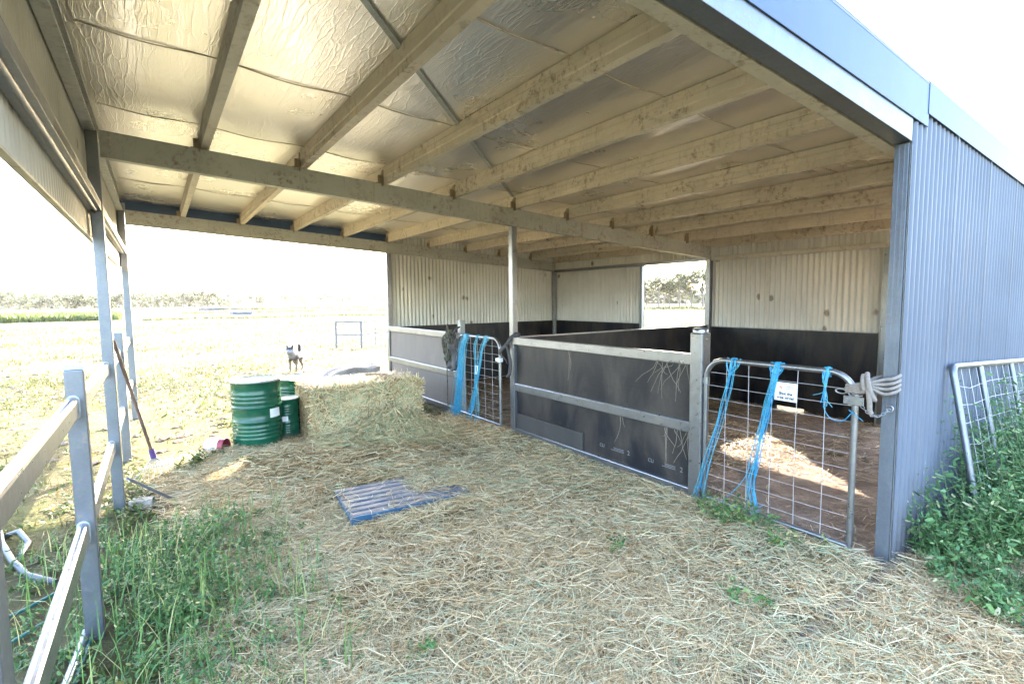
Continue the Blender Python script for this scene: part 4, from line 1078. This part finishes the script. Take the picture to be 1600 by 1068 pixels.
# ------------------------------------------------------------------ twine, rope, halter
def bundle(name, label, mats, strands, par=None, r=.0023, group='blue baling twine on the gates'):
    t = thing(name, label, 'twine', tuple(strands[0][0]), 0, group); inv = Vector(strands[0][0])
    mm = [MB() for _ in mats]
    for i, s_ in enumerate(strands):
        pts = [Vector(p)-inv for p in s_]; fine = []
        for k in range(len(pts)-1):
            q0, q1, q2, q3 = pts[max(k-1,0)], pts[k], pts[k+1], pts[min(k+2,len(pts)-1)]
            for u in (0, .25, .5, .75):
                fine.append(.5*((2*q1)+(-q0+q2)*u+(2*q0-5*q1+4*q2-q3)*u*u+(-q0+3*q1-3*q2+q3)*u**3))
        fine.append(pts[-1]); mm[i % len(mats)].tube(fine, r, 5)
    for m, mt in zip(mm, mats):
        if m.n: m.build('strand', M[mt], t)
    return t
def hang(path, n, spread, end=.06, jit=.012, top=1.178, gx=-.055, free=.0):
    """strands looped round the top tube at path[0] and falling along path"""
    out = []
    for i in range(n):
        o = random.gauss(0, spread); ph = random.uniform(0, 6.28); L = random.uniform(.86, 1.06)
        y0, z0 = path[0]
        s_ = [(gx+.024, y0+o*.4, top-.04), (gx+.012, y0+o*.4, top+.021), (gx-.016, y0+o*.5, top+.018), (gx-.026, y0+o*.6, top-.03)]
        for j, (yy, zz) in enumerate(path[1:]):
            f = (j+1)/(len(path)-1)
            zz2 = top-(top-zz)*L if j == len(path)-2 else zz
            s_.append((gx-.03-.012*random.random()-free*f, yy+o*(.6+.5*f)+random.gauss(0, jit)*f+ (random.gauss(0, end) if j == len(path)-2 else 0)*.4, max(.012, zz2)))
        out.append(s_)
    return out
def loops(y, n, top=1.178, gx=-.055):
    out = []
    for i in range(n):
        o = random.uniform(-.05, .05); d = random.uniform(.05, .12)
        out.append([(gx+.022, y+o, top-.02), (gx, y+o, top+.023), (gx-.026, y+o*.8, top-.03), (gx-.03, y+o*.2+.02*random.random(), top-d), (gx-.028, y-o, top-.03), (gx, y-o, top+.024), (gx+.022, y-o, top-.02)])
    return out
random.seed(12)
bundle('baling_twine', 'thin blue twine on the near gate trailing to the square post foot', ['twine','twine_pale'], hang([(.965,1.17),(.985,1.0),(1.02,.86),(1.06,.68),(1.15,.40),(1.20,.2),(1.235,.02)], 6, .016, .05)+loops(.965, 4))
bundle('baling_twine', 'thick blue twine in the middle of the near gate beside the sign', ['twine','twine','twine_pale'], hang([(.640,1.17),(.660,1.05),(.69,.90),(.73,.70),(.765,.5),(.80,.32),(.775,.16),(.76,.06)], 10, .024, .06)+loops(.645, 6)+hang([(.65,1.17),(.70,.9),(.76,.6),(.83,.35),(.99,.10)], 1, .01, .02))
bundle('baling_twine', 'short knotted blue twine at the closing end of the near gate', ['twine_pale','twine'], hang([(.322,1.17),(.325,1.10),(.322,1.02),(.318,.96)], 6, .008, .01)+loops(.325, 3)+[[(-.08,.325,1.06),(-.085,.33,.95),(-.09,.285,.885),(-.085,.22,.88),(-.08,.165,.95)],[(-.08,.325,1.05),(-.08,.36,1.03),(-.075,.40,1.015)],[(-.08,.19,.955),(-.085,.15,.93),(-.08,.11,.90)]])
bundle('baling_twine', 'thick curtain of bright blue twine at the hinge end of the far gate', ['twine','twine','twine','twine_pale'], hang([(4.91,1.16),(4.93,1.03),(4.965,.8),(4.985,.55),(5.00,.3),(5.03,.12),(5.08,.02)], 40, .065, .18, .022, 1.165, -.055, .10)+loops(4.9, 5, 1.165), r=.0031)
bundle('baling_twine', 'looser blue twine over the far gate top left of its latch', ['twine','twine_pale'], hang([(4.40,1.16),(4.43,1.03),(4.47,.85),(4.53,.60),(4.60,.38),(4.65,.2),(4.70,.03)], 12, .03, .09, .016, 1.165, -.055, .08)+loops(4.38, 5, 1.165)+hang([(4.60,1.16),(4.60,1.03),(4.56,.85),(4.52,.6),(4.50,.3),(4.52,.0)], 5, .03, .08, .02, 1.165, -.055, .1), r=.0034)

# pale rope lashing the near gate to the corner post
t = thing('lashing_rope', 'pale thick rope knotted round the corner post and near gate', 'rope', (-.05,.05,1.1))
m = MB(); off = Vector((-.05,.05,1.1))
def rp(pts, r=.0105):
    pts = [Vector(p)-off for p in pts]; fine = []
    for k in range(len(pts)-1):
        q0, q1, q2, q3 = pts[max(k-1,0)], pts[k], pts[k+1], pts[min(k+2,len(pts)-1)]
        for u in (0,.2,.4,.6,.8): fine.append(.5*((2*q1)+(-q0+q2)*u+(2*q0-5*q1+4*q2-q3)*u*u+(-q0+3*q1-3*q2+q3)*u**3))
    fine.append(pts[-1]); m.tube(fine, r, 10)
for k in range(4):   # four turns round gate stile and post
    z = 1.165-.028*k; zg = 1.105-.012*k
    rp([(-.085,.205,zg),(-.098,.15,zg+.008),(-.075,.085,zg+.03),(-.035,.03,z-.01),(-.022,-.012,z),(.045,-.022,z+.012),(.105,.01,z+.01),(.112,.06,z),(.06,.11,z-.02),(.0,.125,zg+.02),(-.03,.17,zg+.005),(-.06,.215,zg)])
for k in range(2): rp([(-.078+.004*k,.10,1.19-.02*k),(-.108,.085,1.16-.02*k),(-.115,.07,1.10),(-.10,.055,1.045),(-.07,.06,1.04),(-.055,.085,1.08),(-.07,.105,1.15),(-.09,.115,1.175),(-.11,.11,1.14),(-.112,.10,1.09)], .013)
rp([(-.10,.09,1.12),(-.115,.075,1.07),(-.115,.068,1.02),(-.112,.066,.975),(-.11,.055,.955)], .014)
rp([(-.075,.215,1.085),(-.09,.17,1.07),(-.10,.12,1.075),(-.105,.09,1.09)], .012)
m.build('rope', M['rope'], t)
m = MB(); m.tube([Vector((-.085,.235+.03*math.cos(a),1.065+.014*math.sin(a)))-off for a in np.linspace(0, 6.28, 16)], .0045, 6); m.tube([Vector((-.085,.205-.02*i,1.06+.004*i))-off for i in range(3)], .007, 6)
m.tube([Vector((-.092+.0*a,.175+.018*math.cos(a),1.075+.028*math.sin(a)))-off for a in np.linspace(.5, 5.8, 14)], .004, 6); m.build('clip', M['galv_rail'], t)
# chain from the latch to the corner post
t = thing('gate_chain', 'short galvanised chain between the near gate latch and corner post', 'chain', (-.07,.08,.98))
off = Vector((-.07,.08,.98)); m = MB(); c0, c1 = Vector((-.075,.125,.99)), Vector((-.015,-.002,.985)); pr = None
for i in range(11):
    s_ = (i+.5)/11; c = c0.lerp(c1, s_)+Vector((0,0,-.055*math.sin(math.pi*s_))); d = (c1-c0).normalized()+Vector((0,0,-.17*math.cos(math.pi*s_)*3)); d.normalize()
    n_ = d.cross(Vector((0,0,1))).normalized(); b_ = d.cross(n_); pv = n_ if i % 2 else b_
    m.tube([c-off+d*.0115*math.cos(a)+pv*.0065*math.sin(a) for a in np.linspace(0, 6.28, 13)[:-1]], .0019, 5, True)
m.build('links', M['galv_rail'], t)
m = MB(); m.tube([c1-off+Vector((-.004,.0+.018*math.cos(a),.018*math.sin(a))) for a in np.linspace(0, 6.28, 13)[:-1]], .004, 6, True); m.build('ring', M['galv_rail'], t)
# dark soft rope between the far gate and the tall pole
t = thing('tie_rope', 'charcoal rope tied from the far gate latch to the tall pole', 'rope', (-.07,3.9,1.1)); off = Vector((-.07,3.9,1.1)); m = MB()
for k in range(3): rp([(-.06,4.09,.985+.02*k),(-.085,4.02,1.02+.015*k),(-.08,3.95,1.07+.01*k),(-.065,3.89,1.13+.012*k),(-.05,3.84,1.19+.012*k),(.02,3.80,1.225+.01*k),(.055,3.84,1.215),(.04,3.92,1.18)], .015)
rp([(-.075,3.92,1.12),(-.09,3.86,1.04),(-.092,3.83,.95),(-.09,3.82,.85),(-.088,3.85,.76),(-.085,3.89,.72)], .017)
rp([(-.08,3.91,1.10),(-.095,3.84,1.02),(-.096,3.80,.93),(-.094,3.80,.82),(-.09,3.83,.75)], .013)
rp([(-.07,4.07,.97),(-.075,4.0,.955),(-.08,3.94,.93),(-.085,3.88,.88)], .007)
m.build('rope', M['darkrope'], t)
# black halter and hay net bundled over the far gate post
t = thing('horse_halter', 'black halter and coiled speckled rope hung on the far stall front', 'halter', (-.09,5.28,1.0)); off = Vector((-.09,5.28,1.0)); m = MB(); random.seed(5)
for k in range(26):
    a0 = random.uniform(0, 6.28); cy = 5.33+random.gauss(0,.025); cz = .98+random.gauss(0,.05); ry, rz_ = random.uniform(.05,.10), random.uniform(.10,.22)
    pts = [Vector((-.10-.035*math.sin(k*1.3)+.02*math.cos(a*2+k)-.01, cy+ry*math.cos(a+a0), cz+rz_*math.sin(a+a0)))-off for a in np.linspace(0, 5.6, 16)]
    m.tube(pts, .0085, 6)
m.build('coil', M['knotrope'], t)
m = MB(); rp([(-.075,5.46,.78),(-.08,5.462,.62),(-.08,5.46,.45),(-.08,5.462,.28),(-.078,5.458,.10)], .0085); m.build('lead_rope', M['knotrope'], t)
m = MB()
for k in range(3): rp([(.02,5.24,1.27),(-.05,5.20+.02*k,1.24),(-.10,5.24,1.15-.02*k),(-.11,5.27,1.0),(-.11,5.27-.03*k,.85),(-.10,5.20,.78)], .011)
v = []
for i in range(9):
    for j in range(9):
        u, q = i/8-.5, j/8; v.append((-.125-.02*math.sin(u*6+q*4)-.02*math.cos(q*7)-off.x, 5.20+u*.20*(1+.3*q)-off.y+.02*math.sin(q*5), 1.04-q*.36+.03*u*math.sin(q*9)-off.z))
m.add(v, [(i*9+j, i*9+j+1, (i+1)*9+j+1, (i+1)*9+j) for i in range(8) for j in range(8)], 0, True)
rp([(-.12,5.30,.72),(-.125,5.22,.68),(-.12,5.12,.70),(-.115,5.06,.78),(-.11,5.08,.95),(-.10,5.12,1.1)], .014)
rp([(-.12,5.42,.80),(-.125,5.36,.70),(-.12,5.25,.66),(-.115,5.17,.68)], .014)
o = m.build('halter', M['halter'], t); so_ = o.modifiers.new('thick', 'SOLIDIFY'); so_.thickness = .006

# ------------------------------------------------------------------ the dog
def dog():
    t = thing('dog', 'grey and white husky standing in the sunlit yard, tail up', 'dog', (-.86, 11.75, .0), math.atan2(-.86, -.51)); t.scale = (.92,)*3
    # name: (x forward, y left, z, radius)
    J = {'pelvis':(-.22,0,.40,.11),'loin':(-.08,0,.41,.115),'chest':(.10,0,.395,.135),'shoulder':(.20,0,.42,.10),'neck':(.27,0,.49,.11),'head':(.335,.0,.575,.098),'brow':(.385,0,.572,.082),'muzzle':(.455,0,.54,.042),'nose':(.49,0,.535,.028),
         't1':(-.30,0,.45,.035),'t2':(-.36,0,.53,.045),'t3':(-.36,0,.62,.04),'t4':(-.33,0,.68,.022)}
    E_ = [('pelvis','loin'),('loin','chest'),('chest','shoulder'),('shoulder','neck'),('neck','head'),('head','brow'),('brow','muzzle'),('muzzle','nose'),('pelvis','t1'),('t1','t2'),('t2','t3'),('t3','t4')]
    for s_, k in ((1,'l'),(-1,'r')):
        J.update({'fs'+k:(.16,.085*s_,.33,.052),'fe'+k:(.13,.085*s_,.24,.034),'fw'+k:(.16,.08*s_,.12,.024),'fp'+k:(.165,.08*s_,.03,.022),'ft'+k:(.20,.08*s_,.018,.02),
                  'hh'+k:(-.22,.08*s_,.33,.062),'hk'+k:(-.15,.085*s_,.24,.042),'hc'+k:(-.28,.08*s_,.15,.026),'hp'+k:(-.255,.08*s_,.03,.022),'ht'+k:(-.22,.08*s_,.018,.02),
                  'e1'+k:(.335,.06*s_,.645,.034),'e2'+k:(.335,.075*s_,.715,.010)})
        E_ += [('chest','fs'+k),('fs'+k,'fe'+k),('fe'+k,'fw'+k),('fw'+k,'fp'+k),('fp'+k,'ft'+k),('pelvis','hh'+k),('hh'+k,'hk'+k),('hk'+k,'hc'+k),('hc'+k,'hp'+k),('hp'+k,'ht'+k),('head','e1'+k),('e1'+k,'e2'+k)]
    names = list(J); me = bpy.data.meshes.new('body'); me.from_pydata([J[n][:3] for n in names], [(names.index(a), names.index(b)) for a, b in E_], [])
    o = link('body', me, dog_mat(), t); sk = o.modifiers.new('skin', 'SKIN'); sk.use_smooth_shade = True
    for i, n in enumerate(names):
        sv = me.skin_vertices[0].data[i]; sv.radius = (J[n][3],)*2; sv.use_root = n == 'pelvis'
    sb = o.modifiers.new('sub', 'SUBSURF'); sb.levels = 2; sb.render_levels = 2
    m = MB(); m.lathe([(0,-.012),(.012,-.004),(.012,.006),(0,.012)], (.487,0,.552), 10)
    for s_ in (1,-1): m.lathe([(0,-.008),(.008,0),(0,.008)], (.422,.026*s_,.592), 8)
    m.build('nose_and_eyes', M['ink'], t)
def dog_mat():
    m, t, b = nt('husky_fur'); c = t.nodes.new('ShaderNodeTexCoord'); s = t.nodes.new('ShaderNodeSeparateXYZ'); t.links.new(c.outputs['Object'], s.inputs[0])
    n = noise(t, c.outputs['Object'], 18, 4, .6); x, z = s.outputs[0], s.outputs[2]
    hgt = vm(t, z, 'ADD', vm(t, vm(t, n, 'SUBTRACT', .5), 'MULTIPLY', .16))
    body = ramp(t, hgt, [(.26,(.15,.115,.085)),(.33,(.035,.025,.02)),(.46,(.013,.011,.011))]).outputs[0]
    headm = ramp(t, vm(t, hgt, 'ADD', 0.), [(.585,(.19,.19,.205)),(.605,(.008,.008,.009))]).outputs[0]
    ish = ramp(t, vm(t, vm(t, x, 'MULTIPLY', 1.0), 'ADD', .0), [(.20,(0,0,0)),(.27,(1,1,1))]).outputs[0]
    front = mixc(t, ish, body, headm)
    t.links.new(front, b.inputs['Base Color']); b.inputs['Roughness'].default_value = .85; bump(t, b, n, .4, .02); return m
dog()

# ------------------------------------------------------------------ paddock beyond
t = thing('yard_panel', 'pale steel yard panels standing in the paddock beyond the far stall', 'fence panel', (2.2,17.2,0))
P_ = [(1.66,17.2),(2.36,16.6),(3.75,17.6)]
for (x, y) in P_+[(3.05,17.1)]:
    m = MB(); a = .035 if (x, y) in P_ else .018; m.box((x-a, y-a, 0), (x+a, y+a, .98)); tp(m, 'post', 'yardpaint', .004, t)
for (a, b) in zip(P_[:-1], P_[1:]):
    for z in (.93, .48): m = MB(); m.bar((*a, z), (*b, z), .04, .07); tp(m, 'rail', 'yardpaint', .004, t)
for i, (x, y) in enumerate(((20.0, 17.2), (20.0, 15.32), (20.0, 19.1), (20.0, 13.4))):
    m = MB(); m.tube([(0,0,0),(0,0,.95)], .03, 8); o = m.build('fence_picket', M['galv_dull']); o.location = (x, y, 0)
    tag(o, ['thin steel picket in the paddock seen left of centre through the back doorway', 'thin steel picket in the paddock seen right of centre through the back doorway', 'thin steel picket in the paddock hidden by the doorway jamb', 'thin steel picket in the paddock behind the back wall'][i], 'picket', 'pickets beyond the back doorway')
def crown_mesh(h, w, n, seed, leaf):
    g = np.random.default_rng(seed); P = []
    k = 9
    cs = np.column_stack([g.normal(0, w*.26, k), g.normal(0, w*.26, k), h*(.42+.42*g.uniform(0, 1, k))]); rs = w*g.uniform(.13, .27, k)
    per = n//k
    for c, r_ in zip(cs, rs):
        d = g.normal(0, 1, (per, 3)); d /= np.linalg.norm(d, axis=1)[:, None]
        P.append(c+d*(r_*g.uniform(.45, 1.1, per))[:, None]*np.array([1, 1, .75]))
    P = np.concatenate(P); n2 = len(P)
    return np_mesh('crown', *leaves(P, g.uniform(.6, 1.4, n2)*leaf, .6, np.clip(g.uniform(0, 1, n2), 0, 1)))
def trunk_mb(h, w, seed):
    g = random.Random(seed); m = MB(); m.tube([(0,0,0),(.02*h*g.uniform(-1,1),0,h*.25),(.04*h*g.uniform(-1,1),.02*h,h*.55)], [h*.028,h*.022,h*.012], 7)
    for k in range(4):
        a = g.uniform(0, 6.28); m.tube([(0,0,h*(.22+.06*k)),(math.cos(a)*w*.15,math.sin(a)*w*.15,h*.45),(math.cos(a)*w*.3,math.sin(a)*w*.3,h*(.6+.05*k))], [h*.014,h*.01,h*.004], 5)
    return m
protos = []
for i, (h, w_, n) in enumerate(((7, 6.5, 700), (6, 7, 700), (8, 6, 800), (5, 6, 600))):
    cm = crown_mesh(h, w_, n, 80+i, .5); cm.materials.append(M['treeleaf'])
    tm = trunk_mb(h, w_, i); me = bpy.data.meshes.new('trunk'); me.from_pydata(tm.v, [], tm.f); me.materials.append(M['bark'])
    for p in me.polygons: p.use_smooth = True
    protos.append((cm, me))
def tree(i, x, y, s, label, group):
    t = thing('gum_tree', label, 'tree', (x, y, 0), random.uniform(0, 6.28), group); t.scale = (s, s, s*random.uniform(.85, 1.1))
    for nm, me in zip(('crown', 'trunk'), protos[i % 4]):
        o = bpy.data.objects.new(nm, me); COL.objects.link(o); o.parent = t
random.seed(9)
def polar(azd, d): a = R(azd); return CAM.x+d*math.sin(a), CAM.y+d*math.cos(a)
# tree line beyond the crop on the fence side
k = 0
for azd in np.arange(-15, 4.5, .62):
    x, y = polar(azd+random.uniform(-.2,.2), random.uniform(170, 230)); tree(k, x, y, random.uniform(.5, .8), 'hazy grey-green gum tree in the far line beyond the crop strip', 'gum trees beyond the crop'); k += 1
for azd, d, s in ((2.2,165,.95),(3.1,170,.8),(4.2,175,.75),(-5.2,170,.85),(-2.4,172,.85)):
    x, y = polar(azd, d); tree(k, x, y, s, 'hazy grey-green gum tree in the far line beyond the crop strip', 'gum trees beyond the crop'); k += 1
for azd in np.arange(5, 23, .8):
    x, y = polar(azd+random.uniform(-.3,.3), random.uniform(260, 360)); tree(k, x, y, random.uniform(.7, 1.15), 'pale distant gum tree along the paddock horizon left of the stalls', 'gum trees on the horizon'); k += 1
x, y = polar(8.4, 190); tree(1, x, y, .62, 'dark squat tree beside the long low roof on the horizon', None)
# trees seen through the back doorway
for azd, d, s in ((48.2,92,.95),(49.6,98,.85),(50.9,86,.80),(52.0,100,1.1),(53.0,88,1.0),(54.2,94,1.05),(55.4,90,1.0),(47.0,95,1.0),(51.4,115,1.2),(53.6,118,1.2)):
    x, y = polar(azd, d); tree(k, x, y, s, 'feathery gum tree seen through the back doorway', 'gum trees behind the back doorway'); k += 1
def wood():
    P = []
    for a0, a1, d, n, hh in ((-20, 6, 250, 5200, 6.5), (4, 30, 420, 5200, 7.), (42, 62, 150, 3200, 4.0)):
        a = np.radians(rng.uniform(a0, a1, n)); dd = d*rng.uniform(.97, 1.2, n); z = hh*rng.uniform(0, 1, n)*(.62+.38*np.clip(noise2(a*60, dd*.05, 91, 3, 1.5)+.5, 0, 1))
        P.append(np.column_stack([CAM.x+dd*np.sin(a), CAM.y+dd*np.cos(a), z]))
    P = np.concatenate(P); n = len(P)
    return leaves(P, rng.uniform(1.0, 2.0, n), .7, rng.uniform(0, 1, n))
tag(link('far_wood', np_mesh('far_wood', *wood()), M['treeleaf']), 'pale band of scrub along the horizon', kind='stuff')
def crop():
    n = 9000; a = np.radians(rng.uniform(-18, -2.6, n)); d = 66+np.floor(rng.uniform(0, 1, n)*9)*2.8+rng.uniform(-.5, .5, n)
    P = np.column_stack([CAM.x+d*np.sin(a), CAM.y+d*np.cos(a), np.zeros(n)])
    return blades(P, rng.uniform(.5, .85, n), rng.uniform(.15, .35, n), rng.uniform(0, 1, n), .5)
tag(link('crop', np_mesh('crop', *crop()), M['crop']), 'yellow-green strip of crop rows across the paddock', kind='stuff')
# long low building and a small box shed far off
x, y = polar(6.2, 131); t = thing('farm_building', 'long low pale-roofed farm building on the horizon', 'building', (x, y, 0), R(-6))
m = MB(); m.box((-6.5,-2,0),(6.5,2,.42)); m.build('wall', M['slate'], t)
m = MB(); m.prism([(-6.9,.40),(6.9,.56),(6.9,.70),(-6.9,.54)], (0,-2.4,0), (0,2.4,0), (1,0,0), (0,0,1)); m.build('roof', M['shedroof'], t)
x, y = polar(6.9, 79); t = thing('water_tank_shed', 'small slate-blue box shed in the far paddock', 'hut', (x, y, 0), R(10))
m = MB(); m.box((-1.2,-.8,0),(1.2,.8,.36)); m.build('wall', M['slate'], t); m = MB(); m.box((-1.3,-.9,.36),(1.3,.9,.44)); m.build('roof', M['shedroof'], t)
# scrubby strips in the paddock
def strips():
    parts = []
    for a0, a1, d, n, hh in ((-1, 24, 62, 1500, .22), (2, 24, 95, 1500, .35), (5, 24, 130, 1500, .6), (46, 60, 78, 900, .5)):
        a = np.radians(rng.uniform(a0, a1, n)); dd = d*rng.uniform(.97, 1.03, n)*(1+.02*np.sin(a*30))
        parts.append(blades(np.column_stack([CAM.x+dd*np.sin(a), CAM.y+dd*np.cos(a), np.zeros(n)]), hh*rng.uniform(.4, 1.1, n), rng.uniform(.1, .3, n), rng.uniform(0, .6, n), .6))
    return join(parts)
tag(link('rough_grass', np_mesh('rough_grass', *strips()), M['drygrass']), 'rough grass strips across the paddock', kind='stuff')

# ------------------------------------------------------------------ the hazy air over the paddock
m = bpy.data.materials.new('haze'); m.use_nodes = True; t = m.node_tree; t.nodes.remove(t.nodes['Principled BSDF'])
pv = t.nodes.new('ShaderNodeVolumePrincipled'); pv.inputs['Color'].default_value = (1,.98,.94,1); pv.inputs['Density'].default_value = .00016; pv.inputs['Anisotropy'].default_value = .35
t.links.new(pv.outputs[0], t.nodes['Material Output'].inputs['Volume'])
mb = MB(); mb.box((-3100,-3100,-1.3),(3100,3100,14)); tag(mb.build('haze', m), kind='stuff')
